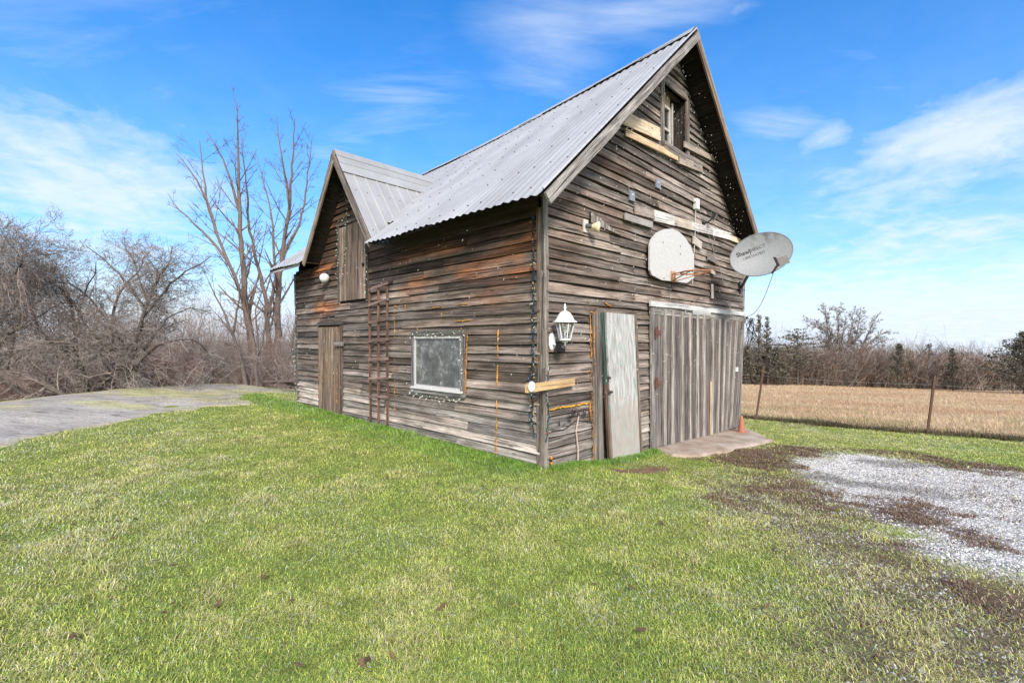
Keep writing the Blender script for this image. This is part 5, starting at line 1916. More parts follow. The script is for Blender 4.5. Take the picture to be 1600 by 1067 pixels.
def in_barn(x, y, m=0.0):
    t_ = (x - C0[0]) * U[0] + (y - C0[1]) * U[1]; s = (x - C0[0]) * V[0] + (y - C0[1]) * V[1]
    return (t_ > -m) & (t_ < W_BOT + m) & (s > -m) & (s < S_BOT + m)


def lerp3(a, b, f):
    return np.asarray(a)[None] * (1 - f[:, None]) + np.asarray(b)[None] * f[:, None]


# lawn
N = 1150000
rmin, rmax = 0.9, 18.0
e = .60
r = (rmin ** e + RNG.random(N) * (rmax ** e - rmin ** e)) ** (1 / e)
th = (RNG.random(N) - .5) * 2.5
x, y = r * np.sin(th), r * np.cos(th)
# extra tall fringe along the barn's foot
Nf = 8000
sf = RNG.random(Nf) * 7.4 - .05; df = np.abs(RNG.normal(0, .10, Nf)) + .03
xfr = C0[0] + sf * V[0] - df * U[0]; yfr = C0[1] + sf * V[1] - df * U[1]
Ng = 5000
sg = RNG.random(Ng) * 2.65; dg_ = np.abs(RNG.normal(0, .09, Ng)) + .07
xg = C0[0] + sg * U[0] - dg_ * V[0]; yg = C0[1] + sg * U[1] - dg_ * V[1]
x = np.concatenate([x, xfr, xg]); y = np.concatenate([y, yfr, yg])
fr = np.concatenate([np.zeros(N), np.ones(Nf), np.ones(Ng)])
gr, br, mxz, dirt = covers(x, y)
_, rs_ = rock_top(x, y)
slab = poly_sd(SLAB_POLY, x, y)
clump = fbm(x, y, 4.5, 111, 3)
p_keep = (1 - .985 * gr) * (1 - .9 * br) * (1 - .62 * mxz * sstep(.62, .42, clump)) * (1 - .97 * dirt)
ok = (RNG.random(len(x)) < p_keep) & ~in_barn(x, y, .02) & (slab < -.02) & ~((rs_ > .02) & (x < -5)) & (y < 14.6) & (x > -11)
q = fence_q(x, y)
ok &= (q < .12)
x, y, fr, mxz, br, clump = x[ok], y[ok], fr[ok], mxz[ok], br[ok], clump[ok]
rr = np.hypot(x, y)
n = len(x)
big = fbm(x, y, .38, 121, 3); med = fbm(x, y, 1.9, 123, 3)
fz = (fbm(xf[:1], yf[:1], .9, 21)[0])
pos = np.stack([x, y, ground_z(x, y) + (fbm(x, y, .9, 21) - .5) * .05 - .004], 1)
u1 = RNG.random(n); u2 = RNG.random(n)
side_d = -((x - C0[0]) * U[0] + (y - C0[1]) * U[1]); along = (x - C0[0]) * V[0] + (y - C0[1]) * V[1]
lush = sstep(1.5, .1, side_d) * sstep(-.6, .4, along) * (side_d > 0)
lush = np.maximum(lush, fr)
dry = np.clip(.51 + .55 * (big - .5) + .9 * (med - .5) + .8 * (clump - .5) + .25 * mxz - .5 * lush + (u1 - .5) * 1.05, 0, 1)
green = lerp3((.165, .270, .044), (.365, .465, .110), u2)
yel = lerp3((.45, .51, .095), (.64, .65, .18), u2)
straw = lerp3((.55, .49, .25), (.70, .64, .38), u2)
c = np.where((dry < .42)[:, None], green, np.where((dry < .86)[:, None], yel, straw))
frost = (RNG.random(n) < .035 + .13 * sstep(.48, .66, fbm(x, y, 1.1, 125, 3)) + .05 * mxz)
c[frost] = lerp3((.50, .52, .42), (.66, .68, .60), u2)[frost]
brn = RNG.random(n) < (.03 + .16 * mxz)
c[brn] = np.array([.17, .11, .07])
c *= (.64 + .74 * RNG.random(n))[:, None]
c[lush > .6] *= np.array([.70, .88, .7])
h = (.018 + .020 * RNG.random(n) + .022 * (clump - .5)) * (1 + .7 * fr + .4 * lush)
h *= np.where(q[ok] > -.9, 1.5, 1.0) * np.where((clump > .66) & (med > .5), 1.55, 1.0)
wd = .0017 * (1 + rr * .25) * (.7 + .6 * RNG.random(n))
la = RNG.random(n) * 6.283
ln = (.75 + 1.0 * RNG.random(n)) * (1 - .45 * lush)
blade_obj('grass', [blades(pos, h, wd, la, ln, c)], M['leaf'], 'short frosted yellow-green lawn grass around the barn', 'grass')

# brown weeds on the gravel edge
N = 190000
e_ = np.array([g_hit(1060, 700), g_hit(1900, 1000), g_hit(1250, 1067), g_hit(1750, 740)])
bx0, by0 = e_.min(0) - .5; bx1, by1 = e_.max(0) + .5
x = bx0 + RNG.random(N * 4) * (bx1 - bx0); y = by0 + RNG.random(N * 4) * (by1 - by0)
gr, br, mxz, dirt = covers(x, y)
cl_ = fbm(x, y, 6, 131, 3)
ok = (RNG.random(N * 4) < np.maximum(.85 * br * sstep(.42, .66, cl_), np.maximum(.10 * mxz * (1 - gr), .05 * gr * sstep(.5, .65, cl_))) * .9) & ~in_barn(x, y, .05) & (poly_sd(SLAB_POLY, x, y) < 0) & (fence_q(x, y) < 0)
x, y = x[ok][:N], y[ok][:N]
n = len(x)
pos = np.stack([x, y, ground_z(x, y) + (fbm(x, y, .9, 21) - .5) * .05 - .004], 1)
u2 = RNG.random(n)
c = lerp3((.095, .055, .042), (.27, .165, .12), u2)
oc = RNG.random(n)
c[oc < .22] = np.array([.36, .29, .20]); c[oc > .965] = np.array([.12, .17, .05])
blade_obj('weeds', [blades(pos, .012 + .032 * RNG.random(n), (.0016 + .0022 * RNG.random(n)) * (1 + .22 * np.hypot(x, y)), RNG.random(n) * 6.28, .5 + RNG.random(n), c)], M['leaf'], 'dead reddish brown weeds creeping over the gravel', 'weeds')

# loose gravel stones
N = 210000
x = bx0 + RNG.random(N) * (bx1 + 1 - bx0); y = by0 - .8 + RNG.random(N) * (by1 - by0 + .8)
gr, br, mxz, dirt = covers(x, y)
ok = (RNG.random(N) < np.maximum(gr * (1 - .8 * br), .34 * mxz * (fbm(x, y, 3.2, 141, 3) > .46))) & (fence_q(x, y) < -.8) & (poly_sd(SLAB_POLY, x, y) < 0)
x, y = x[ok], y[ok]; n = len(x)
s_ = (.0045 + .0075 * RNG.random(n) ** 2.4)
zc = ground_z(x, y) + (fbm(x, y, .9, 21) - .5) * .05
ang = RNG.random(n) * 6.28
ring = []
for k in range(4):
    rr_ = s_ * (.8 + .5 * RNG.random(n))
    ring.append(np.stack([x + rr_ * np.cos(ang + k * 1.57), y + rr_ * np.sin(ang + k * 1.57), zc + s_ * .1 * RNG.random(n)], 1))
top = np.stack([x + s_ * .3 * (RNG.random(n) - .5), y + s_ * .3 * (RNG.random(n) - .5), zc + s_ * (.6 + .6 * RNG.random(n))], 1)
v = np.stack(ring + [top], 1).reshape(-1, 3)
i = np.arange(n)[:, None] * 5
f = np.concatenate([i + np.array([k, (k + 1) % 4, 4]) for k in range(4)])
tone = .40 + .26 * RNG.random(n)
tone *= np.where(gr[ok] < .4, .75, 1.0)
dk_ = RNG.random(n) < .20
tone[dk_] *= .5
tone *= .75 + .5 * fbm(x, y, .8, 171, 3)
tone *= 1 - .5 * track_at(x, y, fbm(x, y, 2.6, 33))
c = np.stack([tone, tone * .98, tone * .975], 1)
mb = MB(); mb.add(v, f, np.repeat(c, 5, 0))
o = mb.build('gravel', M['stone']); tag(o, 'loose pale crushed stone gravel on the drive', 'gravel', kind='stuff')

# meadow of dry grass beyond the fence
N = 260000
e = .75
qmin, qmax = 0.0, 62.0
qq = ((.4 ** e) + RNG.random(N) * ((qmax + .4) ** e - .4 ** e)) ** (1 / e) - .4
aa = -6 + RNG.random(N) * (22 + qq * 1.9) - qq * .62
x = FENCE_A[0] - FD[0] * (4 - aa) * -1 * -1 if False else FENCE_A[0] - FD[0] * 5 + FD[0] * aa + FN[0] * qq
y = FENCE_A[1] - FD[1] * 5 + FD[1] * aa + FN[1] * qq
ok = (x / np.maximum(y, 1) > .42) & (x / np.maximum(y, 1) < 1.5) & ~in_barn(x, y, .3) & (y > 3)
x, y, qq = x[ok], y[ok], qq[ok]; n = len(x)
cl_ = fbm(x, y, .55, 151, 3); cl2 = fbm(x, y, .16, 153, 3)
edge = sstep(1.1, .2, qq + (cl2 - .5) * 1.2)
u2 = RNG.random(n)
c = lerp3((.44, .31, .175), (.66, .52, .35), u2)
red = sstep(.44, .60, fbm(x * .35, y * 1.2, .35, 157, 4))[:, None] * .75
c = c * (1 - red) + lerp3((.40, .235, .14), (.52, .32, .20), u2) * red
gm = (sstep(.55, .66, cl_) * sstep(14, 2, qq) * (RNG.random(n) < .5))
c[gm > .3] = lerp3((.22, .24, .08), (.33, .31, .12), u2)[gm > .3]
de = (edge > .25) & (cl_ > .36) & (RNG.random(n) < .85)
c[de] = lerp3((.085, .065, .04), (.19, .15, .075), u2)[de]
c *= (.90 + .6 * RNG.random(n))[:, None]
dist = np.hypot(x, y)
h = (.09 + .13 * RNG.random(n)) * (.45 + 1.1 * cl_) * (1 + .5 * edge)
wd = .004 * (1 + dist * .055) * (.7 + .6 * RNG.random(n))
pos = np.stack([x, y, ground_z(x, y) - .01], 1)
blade_obj('meadow_grass', [blades(pos, h, wd, RNG.random(n) * 6.28, .6 + 1.1 * RNG.random(n), c)], M['leaf'], 'tall dry tan meadow grass beyond the wire fence', 'dry grass')

# rank dark weeds along the fence
N = 42000
aa = RNG.random(N) * 17 - 6; qq = -.32 + RNG.random(N) ** 1.3 * 1.1
x = FENCE_A[0] + FD[0] * aa + FN[0] * qq; y = FENCE_A[1] + FD[1] * aa + FN[1] * qq
cl_ = fbm(aa, qq * 2, .9, 181, 3)
ok = (RNG.random(N) < sstep(.36, .56, cl_)) & ~in_barn(x, y, .1)
x, y, cl_ = x[ok], y[ok], cl_[ok]; n = len(x)
u2 = RNG.random(n)
c = lerp3((.060, .050, .030), (.17, .14, .075), u2)
c[RNG.random(n) < .25] = np.array([.15, .18, .06]); c[RNG.random(n) < .12] = np.array([.20, .10, .06])
pos = np.stack([x, y, ground_z(x, y) - .01], 1)
blade_obj('fence_weeds', [blades(pos, (.05 + .13 * RNG.random(n)) * (.4 + 1.2 * cl_), .006 + .007 * RNG.random(n), RNG.random(n) * 6.28, .6 + 1.0 * RNG.random(n), c)], M['leaf'], 'dark rank weeds tangled along the foot of the fence', 'weeds')

# straw grass along the back of the outcrop
N = 24000
x = -11.3 + RNG.random(N) * 6.2; y = 9.5 + RNG.random(N) * 6.5
h_, rs_ = rock_top(x, y)
crest = sstep(.5, .0, np.abs(rs_)) * (y > 11) * .7 + sstep(.52, .62, fbm(x * .55, y * 1.5, .75, 53)) * sstep(9, 11, y) * .8 + sstep(13.6, 14.6, y) * .6
ok = (RNG.random(N) < crest) & ~in_barn(x, y, .1)
x, y, h_ = x[ok], y[ok], np.maximum(h_[ok], -.02); n = len(x)
u2 = RNG.random(n)
c = lerp3((.50, .44, .22), (.62, .56, .36), u2); c[RNG.random(n) < .3] = np.array([.33, .36, .10])
pos = np.stack([x, y, ground_z(x, y) + h_ - .01], 1)
blade_obj('straw_grass', [blades(pos, .02 + .035 * RNG.random(n), .006 + .004 * RNG.random(n), RNG.random(n) * 6.28, .6 + RNG.random(n), c)], M['leaf'], 'pale straw grass tufts along the back of the granite', 'dry grass')

# fallen leaves on the lawn
LEAF_PX = [(246, 882), (468, 868), (455, 947), (340, 952), (614, 1034), (468, 1048), (2, 842), (8, 850), (270, 950), (210, 816), (1360, 905), (1000, 727), (983, 729), (1395, 690), (1470, 688), (1510, 690), (1560, 1045), (1330, 905)]
for _k in range(22):
    LEAF_PX.append((random.uniform(20, 1250), random.uniform(745, 1055)))
for k, (px, py) in enumerate(LEAF_PX):
    g_ = g_hit(px, py)
    z_ = float(ground_z(*g_)) + .018
    ctr = np.array([g_[0], g_[1], z_])
    a_ = random.random() * 6.28
    e1 = np.array([math.cos(a_), math.sin(a_), random.uniform(-.3, .5)]); e2 = np.array([-math.sin(a_), math.cos(a_), random.uniform(-.4, .4)])
    L_, W_ = random.uniform(.020, .038), random.uniform(.010, .020)
    out = [ctr + e1 * L_ * f + e2 * W_ * g2 + ZV * .016 * (abs(g2) + f * f) for f, g2 in ((-1, 0), (-.6, .6), (-.2, .5), (.1, 1), (.5, .55), (1, 0), (.5, -.6), (.1, -.95), (-.2, -.5), (-.6, -.6))]
    mb = MB(); prism(mb, out, ZV, .002, random.choice([(.17, .10, .055), (.22, .145, .08), (.13, .085, .05)]))
    o = mb.build('fallen_leaf', M['leaf'], None, ctr)
    tag(o, 'curled brown fallen leaf lying on the grass', 'leaf', 'fallen leaves on the lawn')


# ---- bare trees
def rand_perp(d):
    a = unit(np.cross(d, RNG.normal(size=3)))
    return a


class Tree:
    def __init__(self, seed, trunk_col, twig_col, twig_min=.004):
        self.rng = np.random.default_rng(seed)
        self.big, self.small = MB(), MB()
        self.tc, self.sc = np.array(trunk_col), np.array(twig_col)
        self.tmin = twig_min

    def limb(self, p, d, L, r, lvl, maxlvl, prm):
        g = self.rng
        d = unit(d)
        n = max(3, int(L / prm['seg']))
        pts = [np.array(p, float)]
        ds = [d]
        st = L / n
        for i in range(n):
            d = unit(d + g.normal(size=3) * prm['wander'] * (1 + .25 * lvl) + ZV * prm['up'][min(lvl, len(prm['up']) - 1)] * st)
            pts.append(pts[-1] + d * st); ds.append(d)
        tip = max(self.tmin, r * prm['taper'])
        rad = np.linspace(r, tip, n + 1)
        self.put(pts, rad, lvl)
        if lvl >= maxlvl: return
        k = prm['kids'][min(lvl, len(prm['kids']) - 1)]
        k = int(k * g.uniform(.75, 1.3) * max(.35, min(1.6, L / prm['ref'][min(lvl, len(prm['ref']) - 1)])) + .5)
        for j in range(k):
            f = prm['first'] + (1 - prm['first']) * (j + g.random()) / k
            i = min(n, int(f * n))
            perp = unit(np.cross(ds[i], g.normal(size=3)))
            ang = math.radians(g.uniform(*prm['ang']))
            cd = ds[i] * math.cos(ang) + perp * math.sin(ang)
            cl_ = L * prm['ratio'] * g.uniform(.6, 1.15) * (1.1 - .45 * f)
            self.limb(pts[i], cd, max(cl_, .12), max(self.tmin, rad[i] * prm['rr'] * g.uniform(.7, 1.05)), lvl + 1, maxlvl, prm)

    def put(self, pts, rad, lvl):
        thick = rad[0] > .028
        f = self.rng.uniform(.8, 1.2)
        if lvl <= 1 and thick:
            tube(self.big, pts, rad, 8 if rad[0] > .05 else 6, self.tc * f, cap=lvl == 0)
        elif thick:
            tube(self.big, pts, rad, 5, self.tc * f, cap=False)
        else:
            tube(self.small, pts, rad, 3, self.sc * f, cap=False)

    def build(self, name, label, cat, base, group=None):
        o = thing(name, label, cat, base, group)
        if self.big.n: self.big.build('trunk', M['bark'], o, base, True)
        if self.small.n: self.small.build('crown', M['twig'], o, base)
        return o


def at_depth(px, py, Y_):
    r_ = ray(px, py)
    return np.array([r_[0] * Y_, Y_, EYE + r_[2] * Y_])


ASH = dict(seg=.42, wander=.045, up=[.02, .10, .10, .06], taper=.30, kids=[13, 8, 5], ref=[6, 2.0, .9], first=.22, ang=(22, 52), ratio=.40, rr=.48)
APPLE = dict(seg=.16, wander=.105, up=[.10, .10, -.06, -.03], taper=.28, kids=[15, 8, 5, 3], ref=[2.4, 1.2, .65, .33], first=.12, ang=(30, 80), ratio=.60, rr=.42)


def stem_path(tr_, pix, Y_, r0, r1, prm, dy=None, maxlvl=3, lvl=0):
    """a main stem through given sight lines, then side limbs along it"""
    dy = dy or [0] * len(pix)
    P_ = np.array([at_depth(px, py, Y_ + d) for (px, py), d in zip(pix, dy)])
    le = np.concatenate([[0], np.cumsum(np.linalg.norm(np.diff(P_, axis=0), axis=1))])
    n = max(6, int(le[-1] / .35))
    xs = np.linspace(0, le[-1], n + 1)
    pts = np.stack([np.interp(xs, le, P_[:, k]) for k in range(3)], 1)
    # round the corners, add a little wander
    for _ in range(2):
        pts[1:-1] = .25 * pts[:-2] + .5 * pts[1:-1] + .25 * pts[2:]
    pts[1:-1] += tr_.rng.normal(size=(n - 1, 3)) * .018
    rad = np.linspace(r0, r1, n + 1)
    tr_.put(list(pts), rad, lvl)
    ds = np.gradient(pts, axis=0)
    k = int(prm['kids'][0] * le[-1] / prm['ref'][0])
    for j in range(k):
        f = prm['first'] + (1 - prm['first']) * (j + tr_.rng.random()) / k
        i = min(n, int(f * n))
        dd = unit(ds[i]); perp = unit(np.cross(dd, tr_.rng.normal(size=3)))
        ang = math.radians(tr_.rng.uniform(*prm['ang']))
        L_ = tr_.rng.uniform(.5, 1.0) * min(prm.get('maxL', 2.1), .30 * le[-1]) * (1.15 - .55 * f)
        tr_.limb(pts[i], dd * math.cos(ang) + perp * math.sin(ang), L_, max(.006, rad[i] * .42), lvl + 1, maxlvl, prm)


ASHC, ASHT = (.17, .125, .105), (.13, .10, .09)
YA = 17.0
ta = Tree(11, ASHC, ASHT, .0045)
b1 = at_depth(402, 612, YA)
stem_path(ta, [(402, 612), (396, 560), (386, 490), (378, 400), (374, 330), (372, 250), (370, 160)], YA, .15, .012, ASH)
stem_path(ta, [(404, 612), (397, 545), (380, 465), (358, 412), (338, 365), (320, 300), (312, 220)], YA, .10, .010, ASH, [0, -.2, -.4, -.6, -.8, -1, -1.2])
stem_path(ta, [(358, 412), (330, 375), (300, 345), (280, 330), (262, 302)], YA - .6, .055, .008, ASH)
stem_path(ta, [(338, 365), (318, 300), (300, 268), (275, 240)], YA - .8, .05, .008, ASH)
stem_path(ta, [(374, 330), (362, 285), (345, 240), (322, 205)], YA, .05, .008, ASH)
ta.build('bare_tree', 'tall leafless tree with several slender stems fanning left of the barn', 'tree', b1)
tb = Tree(12, ASHC, ASHT, .0045)
b2 = at_depth(432, 612, YA + .8)
stem_path(tb, [(432, 612), (434, 540), (434, 470), (440, 400), (452, 320), (458, 250), (460, 185)], YA + .8, .15, .012, ASH)
stem_path(tb, [(420, 608), (420, 540), (416, 470), (402, 415), (392, 370), (385, 290), (378, 215)], YA + .8, .11, .010, ASH)
stem_path(tb, [(420, 490), (432, 430), (425, 340), (412, 285), (402, 245)], YA + .8, .07, .008, ASH)
stem_path(tb, [(452, 320), (446, 270), (434, 215), (432, 180)], YA + .8, .05, .008, ASH)
stem_path(tb, [(440, 400), (470, 350), (480, 290), (488, 210)], YA + .8, .055, .008, ASH)
tb.build('bare_tree', 'leafless tree with a straight grey trunk just left of the barn corner', 'tree', b2)
# lesser trees of the thicket edge
tcx = Tree(13, (.14, .115, .105), (.16, .125, .115), .005)
stem_path(tcx, [(386, 612), (382, 590), (366, 525), (350, 490), (338, 470), (322, 430)], 15.6, .075, .010, ASH)
stem_path(tcx, [(364, 520), (372, 490), (374, 450), (380, 415)], 15.6, .04, .007, ASH)
tcx.build('small_tree', 'small dark leaning tree between the apple trees and the tall trees', 'tree', at_depth(386, 612, 15.6))
tdx = Tree(14, (.12, .10, .095), (.15, .12, .11), .005)
stem_path(tdx, [(402, 612), (401, 565), (404, 545), (398, 500), (403, 470), (410, 450)], 15.2, .055, .009, ASH)
stem_path(tdx, [(402, 555), (412, 530), (416, 490), (424, 462)], 15.2, .035, .007, ASH)
tdx.build('small_tree', 'small dark forked sapling right in front of the tall trunks', 'tree', at_depth(402, 612, 15.2))
tex = Tree(15, (.16, .13, .115), (.18, .14, .13), .005)
stem_path(tex, [(440, 612), (446, 580), (456, 530), (466, 480), (472, 430)], 16.2, .09, .01, ASH)
tex.build('small_tree', 'leaning grey trunk half hidden by the rear barn corner', 'tree', at_depth(440, 612, 16.2))

# gnarled apple trees
APC, APT = (.085, .07, .064), (.22, .185, .168)


def apple(seed, base_px, Y_, limbs, label, maxlvl=4):
    tr_ = Tree(seed, APC, APT, .0034)
    for pix, r0, r1 in limbs:
        stem_path(tr_, pix, Y_, r0 * .72, r1 * .8, APPLE, [tr_.rng.uniform(-.5, .5) * i * .5 for i in range(len(pix))], maxlvl)
    return tr_.build('apple_tree', label, 'tree', at_depth(*base_px, Y_))


apple(21, (190, 622), 12.8, [([(190, 622), (186, 598), (198, 575), (212, 565)], .16, .10), ([(205, 570), (215, 535), (225, 480), (245, 440), (262, 415), (270, 385)], .075, .012),
      ([(205, 570), (190, 530), (175, 515), (150, 500), (140, 470)], .07, .012), ([(212, 565), (240, 570), (280, 580), (330, 596)], .06, .012), ([(225, 480), (200, 440), (170, 412), (135, 385)], .05, .01),
      ([(220, 500), (255, 460), (268, 440), (300, 420), (330, 400)], .05, .01), ([(200, 560), (170, 540), (120, 500)], .05, .01),
      ([(192, 598), (232, 545), (288, 522), (322, 540), (336, 575)], .06, .01), ([(190, 598), (150, 545), (95, 525), (40, 545), (15, 580)], .06, .01),
      ([(198, 580), (250, 505), (300, 472), (330, 490)], .05, .01), ([(192, 580), (165, 490), (115, 440), (55, 440)], .05, .01), ([(205, 572), (232, 470), (205, 400), (190, 378)], .05, .01)], 'gnarled old apple tree nearest the tall bare trees')
apple(22, (158, 622), 13.6, [([(158, 622), (160, 600), (172, 575), (178, 545)], .12, .08), ([(178, 545), (170, 500), (185, 460), (215, 425), (230, 395)], .06, .01), ([(172, 570), (200, 540), (240, 520), (290, 500)], .05, .01),
      ([(176, 550), (140, 520), (110, 470), (95, 430), (85, 405)], .06, .01)], 'middle gnarled apple tree behind the granite outcrop')
apple(23, (134, 630), 13.0, [([(134, 630), (134, 605), (126, 575), (118, 560)], .14, .09), ([(118, 560), (90, 545), (60, 515), (30, 490), (0, 470)], .085, .014), ([(120, 565), (118, 520), (110, 470), (96, 450), (60, 425), (20, 400)], .075, .012),
      ([(126, 575), (150, 560), (170, 530), (180, 500)], .05, .01), ([(118, 520), (125, 480), (140, 440), (150, 410)], .045, .01), ([(60, 515), (45, 470), (40, 430), (20, 380), (14, 365)], .05, .01)], 'gnarled apple tree with long limbs reaching to the left')
apple(24, (60, 640), 12.2, [([(75, 640), (40, 615), (0, 595), (-60, 560)], .10, .05), ([(110, 625), (80, 605), (40, 585), (-20, 570)], .09, .05), ([(-60, 560), (-40, 480), (-10, 430), (0, 390), (15, 360)], .07, .01), ([(0, 595), (20, 540), (30, 480), (60, 440)], .05, .01),
      ([(-60, 640), (-70, 560), (-30, 500), (10, 450), (40, 400), (28, 375)], .09, .01), ([(-20, 570), (10, 520), (70, 490), (100, 470)], .05, .01)], 'low sprawling apple tree with limbs lying near the ground')


# thicket of thin brush, one mass
def brush(n, region, hrange, cols, seed, spread=.35, twigs=6, r0=.010, name='thicket', label='', cat='brush'):
    g = np.random.default_rng(seed)
    mb = MB()
    P0, P1, R0, R1, CC = [], [], [], [], []
    for i in range(n):
        x, y = region(g)
        z = float(ground_z(x, y)) - .05
        H = g.uniform(*hrange)
        d = unit(np.array([g.normal() * spread, g.normal() * spread, 1.0]))
        p = np.array([x, y, z]); segs = 4
        c = np.array(cols[g.integers(len(cols))]) * g.uniform(.75, 1.3)
        nodes = [p]
        for s in range(segs):
            d = unit(d + g.normal(size=3) * .14 + ZV * .03)
            p2 = p + d * H / segs
            P0.append(p); P1.append(p2); R0.append(r0 * (1 - s * .2)); R1.append(r0 * (1 - (s + 1) * .2)); CC.append(c)
            p = p2; nodes.append(p)
        for k in range(twigs):
            j = g.integers(1, segs + 1); q = nodes[j - 1] + (nodes[j] - nodes[j - 1]) * g.random()
            dd = unit(d + g.normal(size=3) * .75 + ZV * .25); L = H * g.uniform(.12, .38)
            m_ = q + dd * L * .5; e2 = m_ + unit(dd + g.normal(size=3) * .3) * L * .5
            P0 += [q, m_]; P1 += [m_, e2]; R0 += [r0 * .5, r0 * .4]; R1 += [r0 * .4, r0 * .22]; CC += [c, c]
            for _ in range(2):
                t3 = q + (e2 - q) * g.uniform(.3, .9)
                P0.append(t3); P1.append(t3 + unit(dd + g.normal(size=3) * .7) * L * .4); R0.append(r0 * .35); R1.append(r0 * .2); CC.append(c)
    P0, P1, R0, R1, CC = map(np.array, (P0, P1, R0, R1, CC))
    D = P1 - P0; D /= np.linalg.norm(D, axis=1)[:, None] + 1e-9
    A = np.cross(D, np.array([.31, .77, .15])); A /= np.linalg.norm(A, axis=1)[:, None] + 1e-9
    B = np.cross(D, A)
    rings = []
    for P_, R_ in ((P0, R0), (P1, R1)):
        for k in range(3):
            a = k * 2.094
            rings.append(P_ + R_[:, None] * (math.cos(a) * A + math.sin(a) * B))
    v = np.stack(rings, 1).reshape(-1, 3)
    i = np.arange(len(P0))[:, None] * 6
    f = np.concatenate([i + np.array([k, (k + 1) % 3, 3 + (k + 1) % 3, 3 + k]) for k in range(3)])
    mb.add(v, f, np.repeat(CC, 6, 0))
    o = mb.build(name, M['twig'])
    tag(o, label, cat, kind='stuff')
    return o


GREY = [(.32, .265, .235), (.27, .22, .195), (.38, .33, .30), (.31, .245, .21)]


def reg_left(g):
    Y_ = g.uniform(17.5, 31); px = g.uniform(-180, 560)
    return (px - CX) / F * Y_, Y_


brush(2600, reg_left, (1.7, 4.3), GREY, 31, .22, 7, .012, 'thicket', 'dense grey leafless brush behind the apple trees', 'brush')


def reg_low(g):
    Y_ = g.uniform(15.6, 18); px = g.uniform(250, 480)
    return (px - CX) / F * Y_, Y_


brush(700, reg_low, (.8, 2.4), GREY + [(.30, .20, .15)], 33, .35, 6, .008, 'undergrowth', 'low tan twiggy undergrowth at the foot of the tall trees', 'undergrowth')


def reg_red(g):
    Y_ = g.uniform(14.2, 17); px = g.uniform(-160, 310)
    return (px - CX) / F * Y_, Y_


brush(2600, reg_red, (.5, 1.3), [(.40, .21, .16), (.35, .18, .14), (.44, .25, .19), (.33, .20, .165)], 35, .28, 4, .009, 'red_brush', 'reddish brown stems of low brush behind the granite', 'brush')

def reg_tangle(g):
    Y_ = g.uniform(12.2, 14.4); px = g.uniform(-150, 330)
    return (px - CX) / F * Y_, Y_


brush(300, reg_tangle, (.6, 2.1), [(.33, .29, .265), (.28, .24, .22), (.38, .34, .31), (.20, .17, .155)], 37, .75, 9, .0055, 'bramble_tangle', 'pale grey tangle of low drooping twigs under the apple trees', 'brush')

# dead branches piled at the rear corner
p = at_depth(447, 602, 14.2)
bp_ = thing('branch_pile', 'small dark pile of dead branches on the grass behind the barn corner', 'branch pile', p)
for k in range(7):
    g_ = RNG
    a = p + np.array([g_.uniform(-.55, .5), g_.uniform(-.2, .2), g_.uniform(.02, .14)])
    d_ = unit(np.array([1, g_.uniform(-.5, .5), g_.uniform(-.18, .2)])); L_ = g_.uniform(.4, .9)
    mb = MB(); tube(mb, [a - d_ * L_ / 2, a + ZV * .02, a + d_ * L_ / 2 + ZV * .03], [.045, .04, .02], 6, (.11, .085, .08)); mb.build('branch', M['bark'], bp_, p, True)


# ---- the far tree line
def conifer(px, ytop, ybot, Y_, half_px, label, seed, style='spire', dens=1.0, group=None):
    g = np.random.default_rng(seed)
    base = at_depth(px, ybot, Y_); top = at_depth(px, ytop, Y_)
    base[2] = float(ground_z(base[0], base[1]))
    H = top[2] - base[2]; Rm = half_px * 1.3 / F * Y_
    o = thing('pine_tree' if style == 'pine' else 'cedar_tree', label, 'tree', base, group)
    mb = MB(); tube(mb, [base, base + ZV * H * .5 + np.array([g.normal() * .1, 0, 0]), base + ZV * H * .97], [H * .018, H * .012, .02], 6, (.10, .08, .07)); mb.build('trunk', M['bark'], o, base, True)
    nb = int((115 if style != 'pine' else 90) * dens)
    V_, C_ = [], []
    for b in range(nb):
        f = g.random() ** .8 if style != 'pine' else .3 + .7 * g.random()
        if style == 'spire': prof = (1 - f) ** 1.35 * (.45 + .75 * g.random()) + .02
        elif style == 'pine': prof = math.sin(min(1, (1 - f) / .62 + .16) * math.pi * .62) * (.75 + .35 * g.random())
        else: prof = (1 - f) ** .8 * (.45 + .8 * g.random())
        a = g.random() * 6.283
        L = Rm * prof * g.uniform(.6, 1.25) + .12
        d = unit(np.array([math.cos(a), math.sin(a), g.uniform(-.05, .25) if style == 'pine' else g.uniform(.15, .75)]))
        s0 = base + ZV * (H * f)
        m = int(8 + L * 11)
        fr_ = g.random(m) ** .7
        q = s0 + d * (L * fr_)[:, None] + g.normal(size=(m, 3)) * np.array([.09, .09, .06 if style == 'pine' else .09])
        ax = unit(d)[None] + g.normal(size=(m, 3)) * .6
        ax /= np.linalg.norm(ax, axis=1)[:, None]
        sd_ = np.cross(ax, g.normal(size=(m, 3))); sd_ /= np.linalg.norm(sd_, axis=1)[:, None]
        ln = g.uniform(.12, .30, m)[:, None]; wd_ = g.uniform(.035, .08, m)[:, None]
        V_.append(np.stack([q - ax * ln * .5, q + sd_ * wd_, q + ax * ln * .5, q - sd_ * wd_], 1))
        cc = lerp3((.060, .064, .048), (.170, .145, .110), g.random(m))
        C_.append(np.repeat(cc, 4, 0))
    v = np.concatenate(V_).reshape(-1, 3)
    f = np.arange(len(v)).reshape(-1, 4)
    mb = MB(); mb.add(v, f, np.concatenate(C_)); mb.build('crown', M['needle'], o, base)
    return o


